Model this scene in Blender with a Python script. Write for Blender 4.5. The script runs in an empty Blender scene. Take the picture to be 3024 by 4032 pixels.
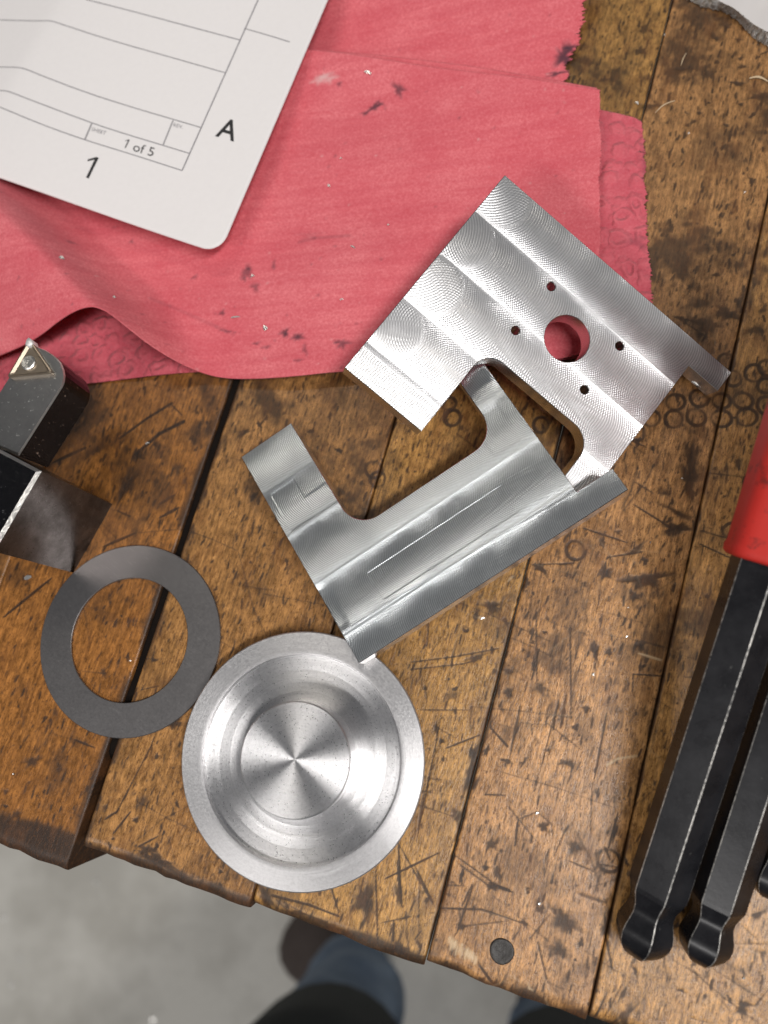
import bpy, bmesh, math, random
import numpy as np
from mathutils import Vector, Matrix
from mathutils.geometry import tessellate_polygon

random.seed(7)
rng = np.random.default_rng(7)
scene = bpy.context.scene
COL = scene.collection

# ------------------------------------------------------------------ camera
# Photo pixels below are on a 1659 x 2212 scale; lengths are millimetres, bench top is z = 0.
FPX, CX, CY, S0 = 3028.0, 1512.0, 2016.0, 1.8228
CAM_H = 178.9
MR = np.array([[0.98906, -0.0325, -0.14389], [0.0, -0.97542, 0.22034], [-0.14752, -0.21793, -0.96475]])


def W(px, py, z=0.0):
    """photo point -> world point (mm) on the level plane at height z above the bench"""
    r = MR @ np.array([(px * S0 - CX) / FPX, (py * S0 - CY) / FPX, 1.0])
    t = (z - CAM_H) / r[2]
    return np.array([r[0] * t, r[1] * t, z])


cam_d = bpy.data.cameras.new("camera")
cam = bpy.data.objects.new("camera", cam_d)
COL.objects.link(cam)
cam_d.sensor_fit = 'VERTICAL'
cam_d.sensor_height = 7.6
cam_d.lens = FPX / 4032.0 * 7.6
cam_d.clip_start = 0.01
cam_d.clip_end = 50.0
cam_d.dof.use_dof = True
cam_d.dof.focus_distance = 0.171
cam_d.dof.aperture_fstop = 2.3
m = Matrix.Identity(4)
for i in range(3):
    m[i][0] = MR[i][0]
    m[i][1] = -MR[i][1]
    m[i][2] = -MR[i][2]
m[2][3] = CAM_H * 0.001
cam.matrix_world = m
scene.camera = cam

# ------------------------------------------------------------------ light
world = bpy.data.worlds.new("World")
scene.world = world
world.use_nodes = True
bg = world.node_tree.nodes["Background"]
bg.inputs[0].default_value = (0.93, 0.95, 1.0, 1)
bg.inputs[1].default_value = 0.10


def lamp(name, loc, aim, length, width, power, color, axis):
    """a ceiling tube or added fill: rectangle of length x width, its long side along axis, facing aim"""
    d = bpy.data.lights.new(name, 'AREA')
    d.shape = 'RECTANGLE'
    d.size, d.size_y = length, width
    d.energy = power
    d.color = color
    o = bpy.data.objects.new(name, d)
    COL.objects.link(o)
    z = (Vector(loc) - Vector(aim)).normalized()
    x = Vector(axis)
    x = (x - z * x.dot(z)).normalized()
    y = z.cross(x)
    mm = Matrix.Identity(4)
    for i in range(3):
        mm[i][0], mm[i][1], mm[i][2], mm[i][3] = x[i], y[i], z[i], loc[i]
    o.matrix_world = mm
    return o


lamp("tube_front", (0.385, -0.235, 1.02), (0, 0.03, 0), 0.60, 0.10, 9.0, (1.0, 0.97, 0.94), (0.55, 0.42, 0))
lamp("tube_back", (-0.36, 1.25, 2.05), (0, 0.03, 0), 1.2, 0.12, 8.0, (1.0, 0.93, 0.82), (1, 0.1, 0))
lamp("floor_fill", (-1.15, -1.55, 2.1), (-0.5, -0.8, -0.9), 1.2, 0.15, 25.0, (1.0, 0.97, 0.94), (0.8, -0.6, 0))  # added fill lamp to brighten the floor

scene.view_settings.view_transform = 'Standard'
scene.view_settings.look = 'None'
scene.view_settings.exposure = 0.0
scene.view_settings.gamma = 1.0
scene.view_settings.use_curve_mapping = False
scene.cycles.use_denoising = True
scene.cycles.max_bounces = 8


# ------------------------------------------------------------------ helpers
def tag(o, label=None, cat=None, group=None, kind=None):
    if label: o["label"] = label
    if cat: o["category"] = cat
    if group: o["group"] = group
    if kind: o["kind"] = kind
    return o


def empty(name, loc_mm):
    o = bpy.data.objects.new(name, None)
    COL.objects.link(o)
    o.location = [c * 0.001 for c in loc_mm]
    o.empty_display_size = 0.01
    return o


def mesh_obj(name, verts, faces, mat, parent=None, smooth=False, origin=None, attrs=None):
    """verts in mm world coordinates (n,3); the object's origin is its parent's or the given point"""
    v = np.asarray(verts, dtype=np.float64)
    if not attrs and not isinstance(faces, np.ndarray):
        used = sorted({int(i) for fc in faces for i in fc})
        if len(used) < len(v):
            rm = {o_: n_ for n_, o_ in enumerate(used)}
            v = v[used]
            faces = [tuple(rm[int(i)] for i in fc) for fc in faces]
    if parent is not None:
        o0 = np.array(parent.matrix_basis.translation if parent.parent is None else
                      parent.parent.matrix_basis.translation) * 1000.0
    elif origin is not None:
        o0 = np.asarray(origin, dtype=np.float64)
    else:
        o0 = np.zeros(3)
    me = bpy.data.meshes.new(name)
    vv = (v - o0) * 0.001
    if isinstance(faces, np.ndarray) and faces.ndim == 2:
        nf, k = faces.shape
        me.vertices.add(len(vv))
        me.vertices.foreach_set("co", vv.astype(np.float32).ravel())
        me.loops.add(nf * k)
        me.loops.foreach_set("vertex_index", faces.astype(np.int32).ravel())
        me.polygons.add(nf)
        me.polygons.foreach_set("loop_start", np.arange(0, nf * k, k, dtype=np.int32))
        me.polygons.foreach_set("loop_total", np.full(nf, k, dtype=np.int32))
    else:
        me.from_pydata([tuple(p) for p in vv], [], [tuple(int(i) for i in fc) for fc in faces])
    me.update(calc_edges=True)
    me.validate()
    if smooth:
        me.polygons.foreach_set("use_smooth", np.ones(len(me.polygons), dtype=bool))
    if attrs:
        for an, (ty, data) in attrs.items():
            a = me.attributes.new(an, ty, 'POINT')
            key = {'FLOAT': 'value', 'FLOAT_VECTOR': 'vector', 'FLOAT_COLOR': 'color'}[ty]
            a.data.foreach_set(key, np.asarray(data, dtype=np.float32).ravel())
    if mat is not None:
        me.materials.append(mat)
    o = bpy.data.objects.new(name, me)
    COL.objects.link(o)
    if parent is not None:
        o.parent = parent
    else:
        o.location = o0 * 0.001
    return o


def grid_faces(n, k):
    i = np.arange(n * k).reshape(n, k)
    return np.stack([i[:-1, :-1].ravel(), i[:-1, 1:].ravel(), i[1:, 1:].ravel(), i[1:, :-1].ravel()], 1)


def sstep(a, b, x):
    t = np.clip((x - a) / (b - a), 0, 1)
    return t * t * (3 - 2 * t)


def vnoise(h, w, cell, seed, ch=None):
    """smooth value noise; cell in pixels, (cell_y, cell_x) allowed"""
    r = np.random.default_rng(seed)
    cy, cx = cell if isinstance(cell, tuple) else (cell, cell)
    gh, gw = int(h / cy) + 3, int(w / cx) + 3
    g = r.random((gh, gw))
    y = np.arange(h) / cy
    x = np.arange(w) / cx
    yi, xi = y.astype(int), x.astype(int)
    fy = (y - yi)[:, None]
    fx = (x - xi)[None, :]
    fy = fy * fy * (3 - 2 * fy)
    fx = fx * fx * (3 - 2 * fx)
    a = g[yi][:, xi]
    b = g[yi][:, xi + 1]
    c = g[yi + 1][:, xi]
    d = g[yi + 1][:, xi + 1]
    return (a * (1 - fx) + b * fx) * (1 - fy) + (c * (1 - fx) + d * fx) * fy


class Raster:
    """a painted sheet of wear marks in world millimetres, sampled onto dense meshes"""

    def __init__(s, x0, x1, y0, y1, res, chans):
        s.x0, s.y0, s.res = x0, y0, res
        s.w, s.h = int((x1 - x0) / res), int((y1 - y0) / res)
        s.c = {k: np.zeros((s.h, s.w), dtype=np.float32) for k in chans}

    def win(s, lo, hi, pad):
        i0 = max(0, int((lo[0] - pad - s.x0) / s.res))
        i1 = min(s.w, int((hi[0] + pad - s.x0) / s.res) + 2)
        j0 = max(0, int((lo[1] - pad - s.y0) / s.res))
        j1 = min(s.h, int((hi[1] + pad - s.y0) / s.res) + 2)
        if i1 <= i0 or j1 <= j0:
            return None
        X = s.x0 + (np.arange(i0, i1) + .5) * s.res
        Y = s.y0 + (np.arange(j0, j1) + .5) * s.res
        return slice(j0, j1), slice(i0, i1), X[None, :], Y[:, None]

    def put(s, ch, sl, val):
        a = s.c[ch]
        v = a[sl]
        a[sl] = 1 - (1 - v) * (1 - np.clip(val, 0, 1)) if ch != 'h' else np.minimum(v, val)

    def seg(s, ch, a, b, w, alpha, taper=True, soft=.5, depth=0.0):
        a = np.asarray(a)[:2]; b = np.asarray(b)[:2]
        r = s.win(np.minimum(a, b), np.maximum(a, b), w + soft * w + s.res)
        if r is None: return
        jy, ix, X, Y = r
        d = b - a
        L = max(np.hypot(*d), 1e-6)
        t = np.clip(((X - a[0]) * d[0] + (Y - a[1]) * d[1]) / L ** 2, 0, 1)
        dist = np.hypot(X - a[0] - t * d[0], Y - a[1] - t * d[1])
        hw = w * .5 * (np.sqrt(np.clip(4 * t * (1 - t), 0.06, 1)) if taper else 1.0)
        k = 1 - sstep(0, 1, (dist - hw * (1 - soft)) / (hw * 2 * soft + s.res * .6))
        s.put(ch, (jy, ix), alpha * k)
        if depth: s.put('h', (jy, ix), -depth * k)

    def line(s, ch, pts, w, alpha, **kw):
        for a, b in zip(pts[:-1], pts[1:]):
            s.seg(ch, a, b, w, alpha, taper=(len(pts) == 2), **kw)

    def blob(s, ch, c, rx, ry, ang, alpha, edge=.35, rough=.3, seed=0, depth=0.0):
        R = max(rx, ry) * 1.6
        c = np.asarray(c)[:2]
        r = s.win(c, c, R)
        if r is None: return
        jy, ix, X, Y = r
        dx, dy = X - c[0], Y - c[1]
        ca, sa = math.cos(ang), math.sin(ang)
        u = (dx * ca + dy * sa) / rx
        v = (-dx * sa + dy * ca) / ry
        th = np.arctan2(v, u)
        wob = 1 + rough * (np.sin(3 * th + seed) * .4 + np.sin(5 * th + 2 * seed) * .35 + np.sin(9 * th + seed * 3) * .25)
        q = np.hypot(u, v) / wob
        k = 1 - sstep(1 - edge, 1 + edge, q)
        s.put(ch, (jy, ix), alpha * k)
        if depth: s.put('h', (jy, ix), -depth * k)

    def ring(s, ch, c, rad, w, alpha, seed=0, depth=0.0):
        c = np.asarray(c)[:2]
        r = s.win(c, c, rad + w * 2)
        if r is None: return
        jy, ix, X, Y = r
        th = np.arctan2(Y - c[1], X - c[0])
        q = np.abs(np.hypot(X - c[0], Y - c[1]) - rad * (1 + .05 * np.sin(2 * th + seed)))
        k = (1 - sstep(w * .25, w * .85, q)) * (.7 + .3 * np.sin(th + seed))
        s.put(ch, (jy, ix), alpha * k)
        if depth: s.put('h', (jy, ix), -depth * k)

    def sample(s, ch, x, y):
        fx = np.clip((x - s.x0) / s.res - .5, 0, s.w - 1.001)
        fy = np.clip((y - s.y0) / s.res - .5, 0, s.h - 1.001)
        i, j = fx.astype(int), fy.astype(int)
        tx, ty = fx - i, fy - j
        a = s.c[ch]
        return (a[j, i] * (1 - tx) + a[j, i + 1] * tx) * (1 - ty) + (a[j + 1, i] * (1 - tx) + a[j + 1, i + 1] * tx) * ty


# ------------------------------------------------------------------ node material helpers
def new_mat(name):
    mt = bpy.data.materials.new(name)
    mt.use_nodes = True
    nt = mt.node_tree
    b = nt.nodes["Principled BSDF"]
    return mt, nt, b


def N(nt, typ, **kw):
    n = nt.nodes.new(typ)
    for k, v in kw.items():
        if k.startswith('i_'):
            n.inputs[k[2:].replace('_', ' ')].default_value = v
        else:
            setattr(n, k, v)
    return n


def link(nt, a, b):
    nt.links.new(a, b)


def mixc(nt, fac, a, b, blend='MIX'):
    n = nt.nodes.new('ShaderNodeMix')
    n.data_type = 'RGBA'
    n.blend_type = blend
    for sock, v in ((n.inputs[0], fac), (n.inputs[6], a), (n.inputs[7], b)):
        if isinstance(v, bpy.types.NodeSocket): nt.links.new(v, sock)
        elif isinstance(v, (int, float)): sock.default_value = v
        else: sock.default_value = (*v, 1)
    return n.outputs[2]


def mth(nt, op, a, b=None, c=None):
    n = nt.nodes.new('ShaderNodeMath')
    n.operation = op
    for i, v in enumerate((a, b, c)):
        if v is None: continue
        if isinstance(v, bpy.types.NodeSocket): nt.links.new(v, n.inputs[i])
        else: n.inputs[i].default_value = v
    return n.outputs[0]


def noise(nt, vec, scale, detail=4, rough=.6, out=0):
    n = N(nt, 'ShaderNodeTexNoise')
    n.inputs['Scale'].default_value = scale
    n.inputs['Detail'].default_value = detail
    n.inputs['Roughness'].default_value = rough
    if vec is not None: nt.links.new(vec, n.inputs['Vector'])
    return n.outputs[out]


def ramp(nt, fac, stops):
    n = N(nt, 'ShaderNodeValToRGB')
    cr = n.color_ramp
    while len(cr.elements) < len(stops): cr.elements.new(.5)
    for e, (p, c) in zip(cr.elements, stops):
        e.position = p
        e.color = (c, c, c, 1) if isinstance(c, (int, float)) else (*c, 1)
    nt.links.new(fac, n.inputs[0])
    return n.outputs[0]


def mapped(nt, rot=0.0, scale=(1, 1, 1)):
    tc = N(nt, 'ShaderNodeTexCoord')
    mr = N(nt, 'ShaderNodeMapping')
    mr.inputs['Rotation'].default_value = (0, 0, rot)
    nt.links.new(tc.outputs['Object'], mr.inputs['Vector'])
    mp = N(nt, 'ShaderNodeMapping')
    mp.inputs['Scale'].default_value = scale
    nt.links.new(mr.outputs['Vector'], mp.inputs['Vector'])
    return mp.outputs['Vector']


def bump(nt, bsdf, height, dist, strength=1.0, normal=None):
    b = N(nt, 'ShaderNodeBump')
    b.inputs['Strength'].default_value = strength
    b.inputs['Distance'].default_value = dist
    nt.links.new(height, b.inputs['Height'])
    if normal is not None: nt.links.new(normal, b.inputs['Normal'])
    nt.links.new(b.outputs[0], bsdf.inputs['Normal'])
    return b.outputs[0]


def attr(nt, name, out='Fac'):
    a = N(nt, 'ShaderNodeAttribute')
    a.attribute_name = name
    return a.outputs[out]


# ------------------------------------------------------------------ floor
GA = math.radians(-106.3)
G = np.array([math.cos(GA), math.sin(GA)])          # along the grain, towards the front edge
CD = np.array([-G[1], G[0]])                        # across the boards, to the right

mt, nt, b = new_mat("painted_concrete")
v = mapped(nt)
n1 = noise(nt, v, 5, 6, .6)
n2 = noise(nt, v, 90, 4, .6)
base = mixc(nt, ramp(nt, n1, [(.42, 0.0), (.58, 1.0)]), (.54, .52, .47), (.73, .71, .655))
base = mixc(nt, ramp(nt, n2, [(.55, 0.0), (.75, .5)]), base, (.50, .485, .44))
link(nt, base, b.inputs['Base Color'])
b.inputs['Roughness'].default_value = .55
M_FLOOR = mt
FZ = -900.0
nf = 60
xs = np.linspace(-2500, 2500, nf)
gx, gy = np.meshgrid(xs, xs)
fv = np.stack([gx.ravel(), gy.ravel(), np.full(nf * nf, FZ)], 1)
tag(mesh_obj("floor", fv, grid_faces(nf, nf), M_FLOOR), kind="structure")

# ------------------------------------------------------------------ workbench
RB = Raster(-215, 105, -95, 235, 0.2, ['d', 'l', 'h'])


def K(crop, x, y):
    ox, oy, sc = crop
    return W((x / sc + ox) / S0, (y / sc + oy) / S0)[:2]


K6 = (2200, 1200, 2.011); K5 = (0, 1250, 1.659); KL = (900, 3400, 1.106); KC = (1500, 2000, 1.3825)
K8 = (0, 2500, 1.8433); KB = (2380, 3200, 2.576); KT = (2500, 0, 3.166); K7 = (1750, 1350, 3.687); K4 = (900, 1600, 1.0055)


def px2mm(crop, p): return p / crop[2] / S0 * CAM_H / (FPX / S0)


# pores and short flecks that follow the grain
for i in range(15000):
    p = np.array([rng.uniform(-150, 90), rng.uniform(-85, 215)])
    L = rng.uniform(.4, 2.6)
    a = GA + rng.normal(0, .16)
    e = np.array([math.cos(a), math.sin(a)]) * L
    RB.seg('d', p, p + e, rng.uniform(.14, .38), rng.uniform(.14, .75), soft=.6)
# fine knife scratches, denser to the front
for i in range(430):
    y = 60 - 140 * rng.random() ** .7
    p = np.array([rng.uniform(-110, 85), y])
    L = rng.uniform(4, 34) * rng.uniform(.4, 1)
    a = rng.choice([GA + rng.normal(0, .2), rng.uniform(0, math.pi), rng.normal(-.35, .25)])
    e = np.array([math.cos(a), math.sin(a)]) * L
    bend = p + e * .5 + np.array([-e[1], e[0]]) * rng.normal(0, .03)
    RB.line('d', [p, bend, p + e], rng.uniform(.14, .22), rng.uniform(.10, .45))
for i in range(160):
    p = np.array([rng.uniform(-20, 80), rng.uniform(-80, 30)])
    a = rng.uniform(0, math.pi)
    e = np.array([math.cos(a), math.sin(a)]) * rng.uniform(1.5, 12)
    RB.line('l', [p, p + e], rng.uniform(.14, .2), rng.uniform(.05, .18))
# dents and dark specks
for i in range(800):
    p = np.array([rng.uniform(-150, 85), rng.uniform(-80, 210)])
    r = rng.uniform(.16, .62) * (1.6 if rng.random() < .12 else 1)
    RB.blob('d', p, r * rng.uniform(.8, 2.0), r * .7, GA + rng.normal(0, .7), rng.uniform(.35, .85), seed=i, rough=.5,
            depth=.08)
for i in range(110):
    p = np.array([rng.uniform(-150, 85), rng.uniform(-80, 210)])
    RB.blob('d', p, rng.uniform(2, 7), rng.uniform(1.2, 3.5), rng.uniform(0, 3), rng.uniform(.1, .34), edge=.9, seed=i,
            rough=.6)
# stamped rings
for cr, x, y, r in [(K6, 130, 1945, 78), (K6, 925, 770, 74), (K6, 1110, 740, 74), (K6, 910, 905, 74), (K6, 1090, 890, 76),
                    (K6, 735, 900, 70), (K6, 1290, 900, 78), (K6, 1290, 760, 70), (K6, 1460, 760, 75), (K6, 1490, 890, 80),
                    (K6, 1545, 540, 75), (K6, 1330, 450, 72), (K6, 1380, 580, 70), (K6, 1650, 800, 80), (K6, 1650, 500, 70),
                    (K6, 1520, 1400, 55), (K6, 1370, 1790, 66), (K7, 125, 1090, 125), (K7, 70, 880, 110),
                    (K7, 1400, 1190, 125), (K4, 575, 250, 38), (K4, 590, 288, 34), (K4, 885, 45, 38), (KC, 462, 658, 14),
                    (KC, 1240, 1920, 58), (K6, 620, 1010, 70), (K6, 1640, 640, 66), (K6, 560, 880, 66)]:
    RB.ring('d', K(cr, x, y), px2mm(cr, r) * .92, .62, .82, seed=x, depth=.12)
# dark filled dents
for cr, x, y, rx, ry, a, al in [
    (KC, 1220, 352, 30, 34, 0, .85), (KC, 1375, 480, 20, 24, 0, .75), (KC, 1240, 785, 18, 20, 0, .7), (KC, 1115, 1095, 16, 22, 0, .75),
    (KC, 695, 1005, 20, 26, .4, .7), (KC, 692, 893, 22, 16, 0, .6), (KC, 330, 1270, 15, 13, 0, .85), (KC, 885, 1735, 21, 21, .7, .92),
    (KC, 910, 1320, 9, 9, 0, .8), (KC, 1415, 750, 17, 22, 0, .8), (KC, 600, 535, 42, 26, -.4, .75), (KC, 1440, 390, 95, 32, .1, .85),
    (KC, 1050, 1850, 32, 34, 0, .6), (KC, 600, 1830, 30, 22, .8, .6), (KC, 640, 1990, 14, 38, .2, .6), (KC, 385, 1020, 44, 30, 0, .4),
    (KC, 860, 980, 42, 30, 0, .4), (KC, 1020, 1390, 42, 18, -.4, .55), (KC, 490, 1440, 100, 24, 1.25, .8), (KC, 510, 1335, 30, 22, 1.2, .8),
    (KC, 410, 1670, 26, 34, .3, .7), (KC, 520, 815, 50, 18, .3, .55), (KC, 870, 330, 42, 18, -.7, .75), (KC, 1165, 780, 50, 16, 1.6, .85),
    (KC, 1460, 1750, 14, 20, 0, .6), (KC, 300, 1200, 12, 36, .1, .6), (KC, 690, 1230, 70, 40, 1.2, .35), (KC, 600, 2060, 24, 16, 0, .8),
    (K6, 1050, 1200, 130, 42, 1.5, .6), (K6, 1035, 1390, 120, 48, 1.45, .78), (K6, 930, 1775, 95, 42, .15, .8),
    (K6, 1340, 75, 85, 42, -.35, .7), (K6, 470, 1800, 20, 18, 0, .7), (K6, 620, 1930, 80, 22, .6, .55), (K6, 950, 1650, 130, 22, -.55, .5),
    (K6, 1200, 170, 90, 60, 0, .35), (K6, 1560, 200, 80, 40, 0, .4), (K6, 840, 1490, 40, 24, 0, .45), (K6, 1420, 1250, 46, 22, 1.2, .5),
    (KL, 595, 165, 40, 58, 0, .82), (KL, 740, 375, 34, 20, -.2, .8), (KL, 450, 288, 46, 16, -.35, .65), (KL, 160, 150, 20, 42, .4, .7),
    (KL, 1460, 250, 62, 36, -.6, .6), (KL, 1645, 285, 22, 28, 0, .7), (KL, 1440, 380, 40, 24, -.4, .45), (KL, 1015, 276, 14, 11, 0, .8),
    (KL, 1120, 20, 14, 10, 0, .8), (KL, 1300, 110, 9, 6, 0, .7), (KL, 740, 140, 14, 40, 0, .6),
    (KB, 1400, 2000, 34, 55, -.5, .8), (KB, 780, 1810, 45, 12, -.3, .7), (KB, 1560, 1040, 70, 26, .6, .55), (KB, 1430, 1945, 70, 16, -.1, .6),
    (KB, 220, 2060, 130, 40, .9, .5), (KB, 310, 1610, 16, 50, .3, .7), (KB, 1600, 1430, 26, 34, 0, .5),
    (KT, 1140, 345, 26, 62, -.35, .85), (KT, 985, 460, 26, 70, .5, .6), (KT, 1275, 1040, 80, 30, -.4, .75), (KT, 590, 860, 130, 22, -.1, .5),
    (KT, 75, 630, 60, 50, 0, .5), (KT, 1020, 775, 30, 24, 0, .7), (KT, 800, 1410, 26, 26, 0, .75), (KT, 1320, 1300, 26, 22, 0, .7),
    (KT, 1560, 1200, 140, 40, .1, .55), (KT, 1310, 730, 30, 22, 0, .6), (KT, 770, 210, 16, 22, 0, .7), (KT, 1000, 190, 26, 26, 0, .75),
    (KT, 375, 130, 22, 40, 0, .6), (KT, 660, 1560, 26, 30, 0, .6), (KT, 120, 350, 40, 110, -.6, .45), (KT, 1290, 500, 40, 40, 0, .45),
    (KT, 900, 930, 30, 70, .1, .4), (KT, 200, 1320, 160, 40, 0, .4), (KT, 1340, 830, 60, 30, 0, .5),
    (K5, 820, 1110, 110, 36, 1.05, .75), (K5, 900, 905, 34, 28, 0, .8), (K5, 1160, 990, 30, 60, 0, .4), (K5, 1360, 720, 16, 40, 0, .6),
    (K5, 1590, 755, 50, 20, .6, .7), (K5, 830, 860, 16, 30, 0, .3), (K5, 640, 870, 20, 16, 0, .5), (K5, 1250, 790, 18, 16, 0, .5),
    (K8, 985, 1345, 24, 20, 0, .75), (K8, 1140, 885, 18, 18, 0, .6), (K8, 230, 920, 70, 36, .3, .55), (K8, 430, 970, 20, 36, 0, .5),
    (K8, 120, 1300, 40, 26, .6, .55), (K8, 40, 1140, 20, 22, 0, .6), (K8, 1600, 1720, 14, 12, 0, .85), (K8, 820, 1480, 16, 9, 0, .7),
    (K8, 1030, 1220, 70, 36, .9, .45), (K8, 1150, 1640, 120, 34, -.4, .75), (K8, 1060, 1560, 60, 30, 0, .6), (K8, 1250, 640, 70, 30, .1, .7),
    (K8, 750, 270, 26, 40, .4, .5), (K8, 400, 560, 26, 40, 0, .4)]:
    RB.blob('d', K(cr, x, y), px2mm(cr, rx), px2mm(cr, ry), a, al * .82, edge=.6, rough=.6, seed=x * .1 + y, depth=.22 * al)
    RB.blob('d', K(cr, x, y), px2mm(cr, rx) * .6, px2mm(cr, ry) * .6, a, al * .6, edge=.6, rough=.6, seed=x + y * .3)
# cuts and scratches
for cr, pts, w, al in [
    (KC, [(1100, 110), (1345, 190)], 8, .8), (KC, [(1240, 268), (1430, 235)], 6, .6), (KC, [(845, 560), (848, 960)], 6, .7),
    (KC, [(1030, 640), (1035, 1150)], 6, .65), (KC, [(1205, 580), (1190, 680)], 7, .6), (KC, [(970, 1045), (880, 1370)], 9, .55),
    (KC, [(1010, 1010), (975, 1200)], 14, .6), (KC, [(760, 1070), (700, 1360)], 13, .6), (KC, [(1230, 1115), (1160, 1480)], 10, .7),
    (KC, [(1150, 1480), (1140, 1760)], 6, .6), (KC, [(1290, 1660), (1240, 1850)], 12, .7), (KC, [(890, 1160), (1080, 1310)], 6, .5),
    (KC, [(820, 310), (1060, 300)], 6, .65), (KC, [(580, 1110), (600, 1200), (690, 1300)], 10, .8), (KC, [(350, 1310), (540, 1235)], 9, .75),
    (KC, [(160, 840), (400, 810), (640, 765)], 5, .6), (KC, [(160, 880), (440, 850), (520, 830)], 5, .6), (KC, [(330, 1120), (190, 1830)], 7, .7),
    (KC, [(210, 1100), (480, 1100)], 6, .55), (KC, [(95, 1820), (110, 2150)], 11, .75), (KC, [(20, 2020), (310, 1880)], 12, .75),
    (KC, [(85, 1810), (290, 2170)], 8, .7), (KC, [(400, 1890), (610, 2040)], 8, .65), (KC, [(1020, 1920), (1160, 1980)], 10, .6),
    (KC, [(590, 2040), (710, 2090)], 16, .7), (KC, [(730, 1840), (745, 1700)], 9, .75), (KC, [(500, 2040), (440, 2170)], 7, .7),
    (KC, [(680, 1610), (860, 1830)], 4, .5), (KC, [(560, 1560), (680, 1565)], 8, .7), (KC, [(280, 1180), (420, 1260)], 6, .5),
    (KC, [(250, 1470), (330, 1480)], 5, .5), (KC, [(1370, 905), (1535, 915)], 5, .8), (KC, [(1372, 905), (1370, 1000)], 6, .7),
    (KC, [(260, 620), (250, 760)], 9, .65), (KC, [(240, 960), (250, 1060)], 14, .5), (KC, [(1190, 1940), (1310, 1960)], 6, .5),
    (KC, [(150, 1600), (420, 1690)], 5, .5), (KC, [(240, 1500), (200, 1760)], 6, .6), (KC, [(1000, 1760), (940, 1900)], 7, .6),
    (KC, [(760, 1690), (850, 1655), (930, 1720), (935, 1800)], 6, .5),
    (K6, [(590, 1580), (880, 1760)], 14, .7), (K6, [(1110, 1890), (1370, 2010)], 12, .7), (K6, [(1130, 1790), (1340, 1850)], 14, .45),
    (K6, [(600, 1400), (760, 1500)], 12, .5), (K6, [(380, 2000), (660, 1960)], 7, .6), (K6, [(0, 2060), (100, 2045)], 8, .6),
    (K6, [(540, 1060), (700, 1130)], 10, .6), (K6, [(900, 90), (1100, 140)], 8, .5), (K6, [(950, 110), (1180, 260)], 7, .4),
    (KL, [(190, 140), (350, 180), (480, 230)], 9, .7), (KL, [(440, 80), (480, 215)], 9, .7), (KL, [(735, 0), (755, 190)], 14, .7),
    (KL, [(810, 10), (890, 170)], 9, .75), (KL, [(640, 0), (650, 365)], 6, .75), (KL, [(720, 250), (715, 340)], 12, .7),
    (KL, [(990, 310), (1065, 95)], 9, .7), (KL, [(920, 195), (1100, 200), (1300, 265)], 7, .6), (KL, [(1010, 275), (1220, 250)], 5, .5),
    (KL, [(1345, 340), (1390, 520)], 7, .65), (KL, [(1090, 440), (1150, 525)], 12, .85), (KL, [(1150, 95), (1230, 120)], 12, .7),
    (KL, [(1000, 0), (1165, 120)], 8, .6), (KL, [(1170, 10), (1165, 70)], 9, .6), (KL, [(1310, 330), (1400, 220)], 5, .5),
    (KL, [(940, 95), (1030, 98)], 6, .5), (KL, [(660, 260), (800, 230)], 7, .55), (KL, [(830, 60), (828, 300)], 5, .55),
    (KL, [(1520, 130), (1640, 170)], 20, .45), (KL, [(1590, 690), (1650, 560)], 9, .6), (KL, [(95, 185), (120, 60)], 5, .7),
    (KB, [(60, 480), (0, 340)], 40, .5), (KB, [(0, 1180), (80, 1600)], 20, .7), (KB, [(0, 2090), (200, 1700)], 14, .5),
    (KB, [(860, 2080), (1090, 2140)], 14, .4), (KB, [(430, 1340), (1300, 1400)], 8, .3), (KB, [(1530, 1960), (1659, 1800)], 12, .6),
    (KB, [(1380, 1130), (1560, 1300)], 12, .5), (KB, [(1300, 1330), (1659, 1330)], 8, .4), (KB, [(590, 1400), (640, 1720)], 8, .35),
    (K5, [(780, 790), (960, 660), (1120, 560)], 20, .85), (K5, [(880, 900), (1040, 760), (1200, 680)], 32, .8), (K5, [(340, 950), (560, 850)], 30, .75),
    (K5, [(1040, 1220), (1140, 1160)], 22, .7), (K5, [(1040, 1310), (1170, 1240)], 26, .7), (K5, [(670, 1500), (880, 1410)], 24, .7),
    (K5, [(20, 1960), (340, 1700)], 28, .75), (K5, [(1120, 570), (1190, 640)], 10, .6), (K5, [(760, 1260), (850, 1300)], 14, .5),
    (K8, [(850, 1280), (1100, 800), (1120, 740)], 7, .75), (K8, [(760, 1340), (850, 1280)], 22, .7), (K8, [(820, 1445), (950, 1280)], 18, .75),
    (K8, [(1000, 1540), (1150, 1460)], 16, .65), (K8, [(540, 760), (690, 820)], 14, .6), (K8, [(560, 260), (760, 280)], 8, .4),
    (K8, [(1020, 400), (1150, 370)], 7, .6),
    (KT, [(470, 40), (490, 30)], 8, .6), (KT, [(1659, 640), (1560, 680)], 30, .5)]:
    RB.line('d', [K(cr, *p) for p in pts], max(px2mm(cr, w) * .62, .17), min(al * 1.15, .95), depth=.12)
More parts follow.
